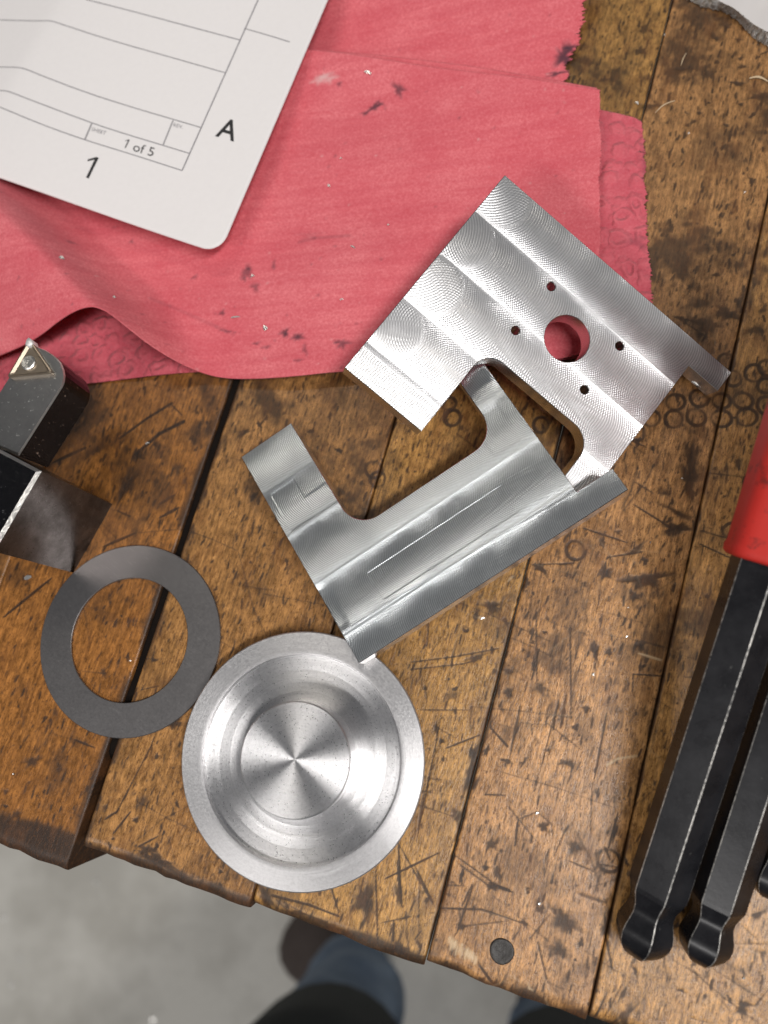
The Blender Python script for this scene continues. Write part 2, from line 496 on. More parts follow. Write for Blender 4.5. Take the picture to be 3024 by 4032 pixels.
# pale splintered and scuffed spots
for cr, pts, w, al in [(KL, [(968, 340), (1000, 352)], 16, .35), (KL, [(1040, 395), (1075, 412)], 20, .4),
                       (KC, [(1400, 790), (1530, 830)], 7, .8), (KC, [(1230, 1400), (1290, 1365), (1390, 1350)], 8, .6),
                       (KC, [(570, 600), (530, 595)], 8, .7), (KC, [(690, 400), (720, 370)], 10, .5), (KB, [(300, 1110), (410, 1060)], 6, .3),
                       (KL, [(1305, 525), (1310, 545), (1325, 552)], 4, .6), (KC, [(1150, 905), (1160, 910)], 10, .8)]:
    RB.line('l', [K(cr, *p) for p in pts], max(px2mm(cr, w), .22), al)
for i in range(46):
    q_ = random.random()
    p = K(KL, 962 + q_ * 120 + random.uniform(-8, 8), 326 + q_ * 82 + random.uniform(-16, 12))
    RB.seg('l', p, p + G * random.uniform(.5, 1.8), random.uniform(.18, .4), random.uniform(.3, .75))
# grime: broad oily clouds, along the joints, and away from the worn front edge with light falloff painted in
hh, ww = RB.h, RB.w
cl = .55 * vnoise(hh, ww, 90, 1) + .3 * vnoise(hh, ww, 34, 2) + .25 * vnoise(hh, ww, 12, 3) + .12 * vnoise(hh, ww, 5, 5)
Yg = (RB.y0 + (np.arange(hh) + .5) * RB.res)[:, None]
Xg = (RB.x0 + (np.arange(ww) + .5) * RB.res)[None, :]
cl = np.clip((cl - .66) * 1.5, 0, .36) + .26 * sstep(-20, 95, Yg + .12 * (Xg - 20))
Cc = Xg * CD[0] + Yg * CD[1]
jn = vnoise(hh, ww, 22, 8)
for sc_, wd, am in ((-84.6, 2.6, .95), (-41, .55, .7), (-1.1, .6, .95), (33, .5, .95)):
    cl = np.maximum(cl, am * np.exp(-(np.abs(Cc - sc_) / (wd * (.25 + 1.0 * jn))) ** 2) * np.clip(.45 + jn, 0, 1))
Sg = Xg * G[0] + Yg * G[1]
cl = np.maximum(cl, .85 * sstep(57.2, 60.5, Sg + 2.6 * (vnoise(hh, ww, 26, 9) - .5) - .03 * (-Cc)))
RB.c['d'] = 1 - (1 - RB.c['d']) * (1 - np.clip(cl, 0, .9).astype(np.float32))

# wood material
mt, nt, b = new_mat("oiled_bench_wood")
pr = N(nt, 'ShaderNodeAttribute'); pr.attribute_name = "paint"
sep = N(nt, 'ShaderNodeSeparateColor'); link(nt, pr.outputs['Color'], sep.inputs[0])
D_, L_, T_ = sep.outputs
D_ = ramp(nt, D_, [(0.0, 0.0), (.18, .12), (.58, .86), (1.0, 1.0)])
vg = mapped(nt, -GA, (170, 1700, 170))
fib = noise(nt, vg, 1.0, 5, .65)
vb = mapped(nt, -GA, (450, 800, 450))
mot = noise(nt, vb, 1.0, 6, .7)
vw = mapped(nt, -GA, (14, 90, 14))
wide = noise(nt, vw, 1.0, 3, .5)
tint = ramp(nt, T_, [(0.0, (.36, .148, .036)), (.25, (.39, .192, .062)), (.5, (.485, .257, .076)), (.75, (.49, .250, .094)), (1.0, (.50, .258, .084))])
f1 = ramp(nt, fib, [(.33, .58), (.67, 1.28)])
f2 = ramp(nt, mot, [(.32, .50), (.5, .98), (.68, 1.38)])
f3 = ramp(nt, wide, [(.3, .82), (.7, 1.15)])
c0 = mixc(nt, 1.0, tint, f1, 'MULTIPLY')
c0 = mixc(nt, 1.0, c0, f2, 'MULTIPLY')
c0 = mixc(nt, 1.0, c0, f3, 'MULTIPLY')
c0 = mixc(nt, D_, c0, mixc(nt, wide, (.012, .007, .005), (.030, .014, .007)))
fl = noise(nt, mapped(nt, -GA, (1100, 3000, 1100)), 1.0, 3, .7)
c0 = mixc(nt, ramp(nt, fl, [(.54, 0.0), (.64, .75)]), c0, (.10, .040, .012))
bl = noise(nt, mapped(nt, -GA, (120, 260, 120)), 1.0, 5, .65)
c0 = mixc(nt, ramp(nt, bl, [(.50, 0.0), (.70, .55)]), c0, (.13, .050, .016))
c0 = mixc(nt, L_, c0, (.62, .45, .27))
link(nt, c0, b.inputs['Base Color'])
rg = mth(nt, 'ADD', mth(nt, 'MULTIPLY', mot, .26), .16)
rg = mth(nt, 'ADD', rg, mth(nt, 'MULTIPLY', D_, .22))
link(nt, rg, b.inputs['Roughness'])
b.inputs['Specular IOR Level'].default_value = .48
hgt = mth(nt, 'ADD', mth(nt, 'MULTIPLY', mot, .7), mth(nt, 'MULTIPLY', fib, .45))
hgt = mth(nt, 'ADD', hgt, mth(nt, 'MULTIPLY', fl, .5))
bump(nt, b, hgt, .00015, .8)
M_WOOD = mt
TH = 46.0
bench = empty("workbench", (0, 0, -TH))
tag(bench, "scarred oiled wooden workbench top of parallel boards carrying everything", "workbench")


def arr(a, b, st):
    return np.linspace(a, b, max(2, int(round((b - a) / st)) + 1))


def plank(c0, c1, s_far, s_d0, s_front, tint_v, step=.26, wear=1.0, name="plank"):
    cc = arr(c0, c1, step)
    ce = np.array([0, .1, .22, .36, .52])
    cc = np.concatenate([c0 + ce, cc[(cc > c0 + .6) & (cc < c1 - .6)], c1 - ce[::-1]])
    ss = np.concatenate([arr(s_far, s_d0, 5.0)[:-1], arr(s_d0, s_front - 3.0, step)[:-1], arr(s_front - 3.0, s_front, step * .8)])
    C, S = np.meshgrid(cc, ss)
    nse = vnoise(C.shape[0], C.shape[1], (60, 26), int(abs(c0) * 7) + 3)
    fr = np.interp(cc, arr(c0, c1, 2.6), rng.normal(0, .12, len(arr(c0, c1, 2.6))))
    endpull = sstep(s_front - 4, s_front, S)
    Sx = S + endpull * fr[None, :]
    X = C * CD[0] + Sx * G[0]
    Y = C * CD[1] + Sx * G[1]
    de = np.minimum(C - c0, c1 - C)
    df = s_front - S
    Z = -.35 * np.clip(1 - de / .52, 0, 1) ** 2
    Z -= (.7 + .9 * nse) * wear * np.clip(1 - df / 3.0, 0, 1) ** 2.2
    cn = (C - (c0 + c1) / 2) / (c1 - c0)
    Z += -.10 * (2 * cn) ** 4
    Z += .4 * RB.sample('h', X, Y)
    # skirt down to the underside on all four sides
    def pad(A, z=False):
        B = np.pad(A, 1, mode='edge')
        if z:
            B[0, :] = B[-1, :] = -TH
            B[:, 0] = B[:, -1] = -TH
        return B
    Xp, Yp, Zp = pad(X), pad(Y), pad(Z, True)
    D = RB.sample('d', Xp, Yp); Lm = RB.sample('l', Xp, Yp)
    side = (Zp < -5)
    D = np.where(side, .98, D)  # side walls near-black: shade in the gaps put into the colour
    col = np.stack([D, Lm, np.full(D.shape, tint_v), np.ones(D.shape)], -1).reshape(-1, 4)
    V = np.stack([Xp, Yp, Zp], -1).reshape(-1, 3)
    F = grid_faces(*Xp.shape)[:, ::-1]
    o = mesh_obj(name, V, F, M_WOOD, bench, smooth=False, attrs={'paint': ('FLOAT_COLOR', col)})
    sm = np.ones(len(o.data.polygons), dtype=bool)
    o.data.polygons.foreach_set("use_smooth", sm)
    o.data.set_sharp_from_angle(angle=math.radians(50))
    return o


plank(-127.6, -85.5, -330, -72, 68.6, 0.0, wear=1.0)
plank(-83.6, -41.12, -330, -62, 62.4, .25)
plank(-40.88, -1.2, -330, -192, 61.0, .5)
plank(-.98, 32.9, -330, -192, 59.6, .75)
plank(33.12, 74.0, -330, -192, 58.8, 1.0)
plank(-170, -127.85, -330, 0, 68.0, .1, step=2.0)
plank(-212, -170.25, -330, 0, 67.0, .3, step=2.0)
plank(-254, -212.25, -330, 0, 66.0, .0, step=3.0)
plank(74.25, 116, -330, 0, 58.4, .4, step=1.0)
plank(116.25, 158, -330, 0, 58.0, .6, step=3.0)
plank(158.25, 200, -330, 0, 58.0, .2, step=3.0)
plank(200.25, 242, -330, 0, 58.0, .8, step=3.0)

# black strip standing in for the shade inside the open joint
mt, nt, b = new_mat("joint_shade_black")
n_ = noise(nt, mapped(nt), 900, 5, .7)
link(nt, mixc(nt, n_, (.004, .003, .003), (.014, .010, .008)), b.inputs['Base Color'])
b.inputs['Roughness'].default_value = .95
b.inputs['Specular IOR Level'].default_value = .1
bump(nt, b, n_, .0005, .8)
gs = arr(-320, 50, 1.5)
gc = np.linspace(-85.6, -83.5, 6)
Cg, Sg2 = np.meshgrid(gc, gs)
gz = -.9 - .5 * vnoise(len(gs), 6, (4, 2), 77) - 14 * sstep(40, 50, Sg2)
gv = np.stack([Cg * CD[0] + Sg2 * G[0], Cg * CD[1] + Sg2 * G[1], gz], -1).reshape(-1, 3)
mesh_obj("joint_shade", gv, grid_faces(len(gs), 6)[:, ::-1], mt, bench, smooth=True)

# dark plug let into the front of the bench: a shallow cup with a domed, ringed face
mt, nt, b = new_mat("blackened_plug")
v = mapped(nt)
n_ = noise(nt, v, 900, 5, .65)
link(nt, mixc(nt, n_, (.008, .007, .006), (.03, .024, .02)), b.inputs['Base Color'])
b.inputs['Roughness'].default_value = .42
bump(nt, b, n_, .0002, .8)
M_PLUG = mt
pc = K(KL, 1190, 382)
prof = [(0.0, .16), (.6, .10), (1.2, .14), (1.8, .20), (2.2, .24), (2.42, .20), (2.55, .10), (2.6, -4.0)]
nseg = 40
vv, ff = [], []
for j, (r, z) in enumerate(prof):
    for i in range(nseg):
        a = 2 * math.pi * i / nseg
        rr = r * (1 + .02 * math.sin(3 * a + 1))
        vv.append((pc[0] + rr * math.cos(a), pc[1] + rr * math.sin(a), z + .03 * math.sin(2 * a + 1.7 * j) * (1 if 0 < r < 2 else 0)))
for j in range(len(prof) - 1):
    for i in range(nseg):
        k = (i + 1) % nseg
        ff.append((j * nseg + i, (j + 1) * nseg + i, (j + 1) * nseg + k, j * nseg + k))
mesh_obj("bolt_plug", vv, ff, M_PLUG, bench, smooth=True)


# ------------------------------------------------------------------ red shop towels
RT = Raster(-215, 90, 30, 260, 0.35, ['d', 'l'])
KP = (0, 650, 1.185)
KR = (1100, 0, .8623)
for cr, x, y, rx, ry, a, al in [
    (KR, 330, 410, 26, 10, .5, .85), (KR, 415, 360, 16, 24, .5, .75), (KR, 300, 428, 14, 7, 0, .7), (KR, 350, 400, 14, 8, 0, .8),
    (KR, 170, 335, 26, 10, .1, 0), (KR, 220, 345, 8, 8, 0, .7), (KR, 965, 215, 26, 40, .3, .9), (KR, 985, 190, 20, 14, 0, .9),
    (KR, 940, 262, 34, 8, .1, .85), (KR, 1060, 45, 14, 26, 0, .6), (KR, 1215, 830, 46, 20, -.6, .35), (KR, 1240, 560, 14, 60, 0, .35),
    (KR, 30, 1150, 14, 14, 0, .7), (KR, 75, 1165, 20, 10, 0, .65), (KR, 110, 820, 40, 14, 0, .15),
    (KP, 1170, 530, 26, 30, 0, .6), (KP, 1180, 515, 14, 8, 0, .85), (KP, 1160, 560, 10, 12, 0, .8), (KP, 1210, 600, 16, 26, .4, .55),
    (KP, 1295, 500, 8, 24, 0, .6), (KP, 930, 552, 18, 9, .5, .5), (KP, 640, 388, 12, 10, 0, .5), (KP, 400, 430, 20, 8, -.3, .5),
    (KP, 1058, 718, 13, 13, 0, .75), (KP, 1350, 815, 11, 17, 0, .7), (KP, 1405, 830, 26, 14, 0, .6), (KP, 1440, 890, 10, 30, .3, .5),
    (KP, 1610, 860, 30, 22, 0, .65), (KP, 1580, 858, 8, 6, 0, .7), (KP, 1260, 875, 20, 8, 0, .55), (KP, 1080, 800, 40, 6, -.2, .6),
    (KP, 20, 235, 26, 10, -.4, .55), (KP, 1500, 640, 10, 8, 0, .4), (KP, 1410, 940, 18, 8, 0, .5), (KP, 560, 320, 14, 6, 0, .25),
    (KP, 1215, 857, 18, 6, 0, .8)]:
    if al: RT.blob('d', K(cr, x, y), px2mm(cr, rx), px2mm(cr, ry), a, al, edge=.6, rough=.7, seed=x + y)
RT.line('d', [K(KP, 730, 655), K(KP, 820, 690), K(KP, 1030, 780), K(KP, 1110, 815)], .7, .16)
RT.line('d', [K(KP, 1410, 390), K(KP, 1480, 370), K(KP, 1640, 360)], .7, .25)
for i in range(170):
    p = np.array([rng.uniform(-150, 50), rng.uniform(60, 215)])
    RT.blob('d', p, rng.uniform(.2, .6), rng.uniform(.15, .4), rng.uniform(0, 3), rng.uniform(.1, .5), rough=.6, seed=i)
for i in range(150):
    p = np.array([rng.uniform(-150, 50), rng.uniform(60, 215)])
    RT.blob('l', p, rng.uniform(.15, .4), rng.uniform(.12, .3), rng.uniform(0, 3), rng.uniform(.1, .45), rough=.6, seed=i)
for x, y in ((170, 325), (150, 335), (190, 330)):
    RT.blob('l', K(KR, x, y), px2mm(KR, 22), px2mm(KR, 11), .2, .5, edge=.9, rough=.8, seed=x)


def towel_mat(name, emboss):
    mt, nt, b = new_mat(name)
    pr = N(nt, 'ShaderNodeAttribute'); pr.attribute_name = "paint"
    sep = N(nt, 'ShaderNodeSeparateColor'); link(nt, pr.outputs['Color'], sep.inputs[0])
    v = mapped(nt)
    fine = noise(nt, v, 1500, 5, .75)
    cloud = noise(nt, v, 60, 5, .6)
    vs = mapped(nt, math.radians(-2), (34, 460, 60))
    streak = noise(nt, vs, 1.0, 4, .55)
    c = mixc(nt, ramp(nt, cloud, [(.3, 0.0), (.7, 1.0)]), (.69, .140, .170), (.81, .225, .250))
    c = mixc(nt, ramp(nt, streak, [(.42, .0), (.62, .36)]), c, (.57, .088, .120))
    c = mixc(nt, ramp(nt, fine, [(.38, .5), (.58, .0)]), c, (.55, .062, .08))
    c = mixc(nt, ramp(nt, fine, [(.56, .0), (.76, .4)]), c, (.92, .33, .34))
    if emboss:
        c = mixc(nt, .4, c, (.52, .075, .12))
    c = mixc(nt, sep.outputs[0], c, (.06, .035, .05))
    c = mixc(nt, sep.outputs[1], c, (.72, .55, .54))
    link(nt, c, b.inputs['Base Color'])
    b.inputs['Roughness'].default_value = .95
    b.inputs['Specular IOR Level'].default_value = .1
    b.inputs['Sheen Weight'].default_value = .12
    b.inputs['Sheen Roughness'].default_value = .5
    b.inputs['Subsurface Weight'].default_value = .0
    h = mth(nt, 'ADD', mth(nt, 'MULTIPLY', fine, .35), mth(nt, 'MULTIPLY', streak, .9))
    if emboss:
        vo = N(nt, 'ShaderNodeTexVoronoi')
        vo.feature = 'F1'
        vo.inputs['Scale'].default_value = 205
        vo.inputs['Randomness'].default_value = .7
        vd = mixc(nt, .004, v, noise(nt, v, 200, 2, .5, out=1))
        link(nt, vd, vo.inputs['Vector'])
        e = ramp(nt, vo.outputs[0], [(.16, .1), (.32, 1.0), (.42, .95), (.60, 0.0)])
        c2 = mixc(nt, mth(nt, 'MULTIPLY', e, .15), c, (.85, .22, .25))
        link(nt, c2, b.inputs['Base Color'])
        h = mth(nt, 'ADD', mth(nt, 'MULTIPLY', fine, .3), mth(nt, 'MULTIPLY', e, 1.1))
    bump(nt, b, h, .0006 if emboss else .00028, .9)
    return mt


M_TOWEL = towel_mat("red_paper_towel", False)
M_TOWEL_E = towel_mat("red_embossed_towel", True)

rdg_a = W(195, 662, 13)[:2]
rdg_b = W(0, 468, 16)[:2]
rdir = (rdg_b - rdg_a) / np.linalg.norm(rdg_b - rdg_a)
rnrm = np.array([-rdir[1], rdir[0]])
fold_a = W(660, 105, 5)[:2]
fold_b = W(1290, 190, 5)[:2]
fdir = (fold_b - fold_a) / np.linalg.norm(fold_b - fold_a)
fn = np.array([fdir[1], -fdir[0]])


def z_top(x, y):
    """height of the folded towel's upper layer"""
    dx, dy = x - rdg_a[0], y - rdg_a[1]
    along = dx * rdir[0] + dy * rdir[1]
    acr = dx * rnrm[0] + dy * rnrm[1]
    s_ = np.where(acr > 0, 22.0 + .10 * np.abs(along), 7.0 + .02 * np.abs(along))
    z = 15.5 * np.exp(-(acr / s_) ** 2) * (1 - .25 * sstep(10, 70, along)) * sstep(-30, -2, along + 10)
    d = (x - fold_a[0]) * fn[0] + (y - fold_a[1]) * fn[1]
    z = z + 5.6 * np.exp(-np.clip(d - 2, 0, None) / 22.0) * sstep(-.4, 3.2, d)
    z = z + .55 * np.sin(x * .11 + y * .05) * np.sin(y * .13 + 1.0) + .3 * np.sin(x * .05 - y * .21)
    # a slack valley runs beside the ridge, under the sheet of paper
    z = z + .9 * np.exp(-((acr + 34) / 14) ** 2)
    return z + 2.7


def z_low(x, y):
    return .75 + .35 * np.sin(x * .2 + .3) * np.sin(y * .17) + .2


def Wz(px, py, fz, it=8):
    z = 3.0
    for _ in range(it):
        p = W(px, py, z)
        z = .5 * z + .5 * float(fz(p[0], p[1]))
    p = W(px, py, z)
    return p


def resample(P, n):
    P = np.asarray(P, dtype=float)
    d = np.concatenate([[0], np.cumsum(np.hypot(*np.diff(P[:, :2], axis=0).T))])
    t = np.linspace(0, d[-1], n)
    return np.stack([np.interp(t, d, P[:, k]) for k in range(P.shape[1])], 1)


def smooth_curve(P, n, it=3):
    P = np.asarray(P, dtype=float)
    for _ in range(it):                                # Chaikin
        Q = [P[0]]
        for a, b_ in zip(P[:-1], P[1:]):
            Q += [.75 * a + .25 * b_, .25 * a + .75 * b_]
        P = np.array(Q + [P[-1]])
    return resample(P, n)


def sheet(name, bot, top, fz, mat, parent, nu, nv, ragged=.0, thick=.35, smooth_it=3):
    """cloth between two edge curves given in photo pixels, resting at height fz(x, y)"""
    B = smooth_curve([Wz(x, y, fz)[:2] for x, y in bot], nu, smooth_it)
    T = smooth_curve([Wz(x, y, fz)[:2] for x, y in top], nu, smooth_it)
    t = np.linspace(0, 1, nv)[:, None, None]
    P = B[None] * (1 - t) + T[None] * t
    if ragged:
        r = np.random.default_rng(len(name) + nu)
        j = np.cumsum(r.normal(0, 1, nv)); j -= np.linspace(j[0], j[-1], nv)
        j = j / (np.abs(j).max() + 1e-6) * ragged + r.normal(0, ragged * .22, nv)
        wgt = np.linspace(0, 1, nu) ** 40
        P[:, :, 0] += j[:, None] * wgt[None, :]
    X, Y = P[..., 0], P[..., 1]
    Z = fz(X, Y)
    V1 = np.stack([X, Y, Z], -1).reshape(-1, 3)
    V2 = np.stack([X, Y, Z - thick], -1).reshape(-1, 3)
    F1 = grid_faces(nv, nu)
    n = nu * nv
    idx = np.arange(n).reshape(nv, nu)
    edge = np.concatenate([idx[0, :], idx[1:, -1], idx[-1, -2::-1], idx[-2:0:-1, 0]])
    e2 = np.roll(edge, -1)
    F3 = np.stack([edge, edge + n, e2 + n, e2], 1)
    F = np.concatenate([F1, F1[:, ::-1] + n, F3])
    V = np.concatenate([V1, V2])
    D = RT.sample('d', V[:, 0], V[:, 1]); L = RT.sample('l', V[:, 0], V[:, 1])
    colr = np.stack([D, L, np.zeros(len(D)), np.ones(len(D))], 1)
    return mesh_obj(name, V, F, mat, parent, smooth=True, attrs={'paint': ('FLOAT_COLOR', colr)})


tow = empty("shop_towel", (-60, 110, 0))
tag(tow, "red paper shop towel folded over in layers under the drawing and plate", "towel")
sheet("lower_layer", [(-70, 905), (60, 850), (172, 829), (300, 815), (440, 800), (620, 800), (900, 792), (1250, 785), (1415, 700)],
      [(-70, 560), (60, 540), (300, 480), (600, 300), (900, 230), (1150, 215), (1300, 237), (1370, 252), (1388, 262)],
      z_low, M_TOWEL_E, tow, 420, 240, ragged=.9, smooth_it=2)
sheet("upper_layer", [(-110, 815), (-40, 785), (0, 766), (80, 732), (140, 684), (185, 662), (225, 668), (270, 704), (330, 752), (420, 800), (500, 819),
                      (620, 815), (750, 800), (1000, 787), (1200, 780), (1298, 752)],
      [(-110, 150), (-40, 130), (100, 110), (300, 95), (450, 96), (600, 101), (700, 110), (800, 118), (900, 128), (1000, 140), (1080, 153), (1150, 165), (1220, 177), (1290, 190)],
      z_top, M_TOWEL, tow, 520, 330, ragged=.5, thick=.45)


def z_back(x, y):
    d = (x - fold_a[0]) * fn[0] + (y - fold_a[1]) * fn[1]          # negative beyond the fold
    return .9 + 9.0 * sstep(0, 34, -d - 5) + .4 * np.sin(x * .12 + y * .07)


tow2 = tag(sheet("shop_towel", [(480, 170), (640, 178), (800, 182), (1000, 186), (1150, 184), (1216, 178)],
                 [(480, -90), (640, -90), (800, -90), (1000, -90), (1200, -90), (1300, -85)], z_back, M_TOWEL, None, 300, 150, ragged=1.6),
           "second red towel with torn oily edge tucked behind the folded one", "towel")

# ------------------------------------------------------------------ drawing sheet
mt, nt, b = new_mat("drawing_paper")
v = mapped(nt)
n_ = noise(nt, v, 700, 5, .6)
link(nt, mixc(nt, n_, (.80, .775, .775), (.85, .825, .825)), b.inputs['Base Color'])
b.inputs['Roughness'].default_value = .6
bump(nt, b, n_, .00004, .4)
M_PAPER = mt
mt, nt, b = new_mat("black_ink")
b.inputs['Base Color'].default_value = (.02, .02, .022, 1)
b.inputs['Roughness'].default_value = .6
M_INK = mt
mt, nt, b = new_mat("grey_ink")
b.inputs['Base Color'].default_value = (.22, .21, .23, 1)
b.inputs['Roughness'].default_value = .6
M_INK2 = mt

KQ = (0, 0, 1.185)
cre_a = W(*[c / KQ[2] / S0 for c in (235, 95)], 12)[:2]
cre_b = W(*[c / KQ[2] / S0 for c in (35, 425)], 12)[:2]
crd = (cre_b - cre_a) / np.linalg.norm(cre_b - cre_a)
crn = np.array([crd[1], -crd[0]])
if crn[0] > 0: crn = -crn                                     # points left, beyond the crease


def z_paper(x, y):
    d = (x - cre_a[0]) * crn[0] + (y - cre_a[1]) * crn[1]
    base = 10.5 + .00 * x + 2.2 * sstep(-70, 0, d)
    soft = np.log1p(np.exp(np.clip(d * .9, -30, 30))) / .9
    return base - .16 * np.clip(soft, 0, None)


cor = Wz(474, 548, z_paper)[:2]
er = Wz(708, 0, z_paper)[:2] - cor
er /= np.linalg.norm(er)
eb = Wz(150, 437, z_paper)[:2] - cor
eb /= np.linalg.norm(eb)
pl, ph_ = 150.0, 150.0
nu, nv = 151, 151
A_ = np.linspace(0, 1, nu) ** 1.0 * pl
B_ = np.linspace(0, 1, nv) * ph_
GA_, GB_ = np.meshgrid(A_, B_)
rc = 5.2
ga, gb = GA_.copy(), GB_.copy()
# round the corner: pull points outside the corner arc onto it
inside = (ga < rc) & (gb < rc)
dist = np.hypot(rc - ga, rc - gb)
mx = np.maximum(rc - ga, rc - gb)
f_ = np.where(inside & (dist > 0), mx / np.maximum(dist, 1e-6), 1.0)
ga = np.where(inside, rc - (rc - ga) * f_, ga)
gb = np.where(inside, rc - (rc - gb) * f_, gb)
PX = cor[0] + ga * eb[0] + gb * er[0]
PY = cor[1] + ga * eb[1] + gb * er[1]
PZ = z_paper(PX, PY)
n = nu * nv
V1 = np.stack([PX, PY, PZ], -1).reshape(-1, 3)
V2 = V1 - np.array([0, 0, .22])
F1 = grid_faces(nv, nu)[:, ::-1]
idx = np.arange(n).reshape(nv, nu)
edge = np.concatenate([idx[0, :], idx[1:, -1], idx[-1, -2::-1], idx[-2:0:-1, 0]])
e2 = np.roll(edge, -1)
paper = empty("drawing_sheet", (cor[0], cor[1], 0))
tag(paper, "white engineering drawing sheet with rounded corner and title block lying on towel", "paper")
mesh_obj("paper", np.concatenate([V1, V2]), np.concatenate([F1, F1[:, ::-1] + n, np.stack([edge, e2, e2 + n, edge + n], 1)]), M_PAPER, paper, smooth=True)


def Q(x, y):
    return Wz(x / KQ[2] / S0, y / KQ[2] / S0, z_paper, 14)[:2]


def ink_line(p0, p1, w, mat=None, name="ruled_line"):
    a, c = Q(*p0), Q(*p1)
    nseg = max(2, int(np.linalg.norm(c - a) / 1.2))
    t = np.linspace(0, 1, nseg + 1)[:, None]
    P = a * (1 - t) + c * t
    return ink_poly(P, w, mat, name)


def ink_poly(P, w, mat=None, name="ruled_line"):
    d = np.gradient(P, axis=0)
    d /= np.linalg.norm(d, axis=1)[:, None]
    nn = np.stack([-d[:, 1], d[:, 0]], 1) * w * .5
    a, c = P + nn, P - nn
    V = np.concatenate([np.c_[a, z_paper(a[:, 0], a[:, 1]) + .05], np.c_[c, z_paper(c[:, 0], c[:, 1]) + .05]])
    k = len(P)
    F = [(i, i + k, i + k + 1, i + 1) for i in range(k - 1)]
    return mesh_obj(name, V, F, mat or M_INK2, paper)


for pts in ([(400, -2), (820, 107), (1120, 187)], [(-40, 92), (120, 97), (200, 98), (240, 97), (300, 118), (500, 184), (800, 268), (1055, 341)],
            [(-40, 313), (80, 315), (115, 320), (200, 356), (400, 432), (600, 496), (805, 556), (943, 597)],
            [(-40, 424), (20, 423), (50, 430), (150, 470), (410, 568), (560, 618), (760, 678), (887, 717)],
            [(-40, 484), (0, 501), (200, 584), (400, 655), (640, 728), (850, 796)],
            [(1140, 133), (1250, 164), (1352, 196)]):
    P = resample(smooth_curve([Q(*p) for p in pts], 60, 2), 60)
    ink_poly(P, .26)
ink_line((1207, -6), (850, 796), .34)
ink_line((428, 578), (396, 652), .40)
ink_line((808, 562), (762, 676), .34)


def text_on(body, px_o, px_x, px_y, mat, name, bold=0.0):
    """lettering: origin, end of the baseline and top of a capital given in photo pixels"""
    cu = bpy.data.curves.new(name, 'FONT')
    cu.body = body
    cu.size = 1.0
    cu.offset = bold
    cu.resolution_u = 4
    to = bpy.data.objects.new(name, cu)
    COL.objects.link(to)
    dg = bpy.context.evaluated_depsgraph_get()
    ev = to.evaluated_get(dg)
    me = ev.to_mesh()
    co = np.array([v.co[:2] for v in me.vertices])
    fa = [tuple(p.vertices) for p in me.polygons]
    ev.to_mesh_clear()
    bpy.data.objects.remove(to)
    bpy.data.curves.remove(cu)
    o, ex, ey = Q(*px_o), Q(*px_x), Q(*px_y)
    w = co[:, 0].max() - co[:, 0].min()
    h = co[:, 1].max() - min(0, co[:, 1].min() * 0)
    u = (co[:, 0:1] - co[:, 0].min()) / w
    vv_ = co[:, 1:2] / h
    P = o + (ex - o) * u + (ey - o) * vv_
    return mesh_obj(name, np.c_[P, z_paper(P[:, 0], P[:, 1]) + .06], fa, mat, paper)


text_on("A", (1004, 634), (1092, 660), (1038, 546), M_INK, "letter_mark", .012)
one = [(402, 829), (414, 833), (461, 737), (450, 733), (410, 744), (409, 753), (442, 745)]
Pn = np.array([Q(*p) for p in one])
mesh_obj("zone_number", np.c_[Pn, z_paper(Pn[:, 0], Pn[:, 1]) + .06], [(0, 1, 2, 6), (2, 3, 4, 5, 6)], M_INK, paper)
text_on("of 5", (618, 703), (712, 731), (631, 664), M_INK, "sheet_number")
On = np.array([Q(582 + (x - 402) * .40, 690 + (y - 829) * .40) for x, y in one])
mesh_obj("sheet_number", np.c_[On, z_paper(On[:, 0], On[:, 1]) + .06], [(0, 1, 2, 6), (2, 3, 4, 5, 6)], M_INK, paper)
text_on("SHEET", (426, 610), (492, 630), (432, 594), M_INK2, "small_caption")
text_on("REV.", (808, 590), (852, 602), (812, 574), M_INK2, "small_caption")


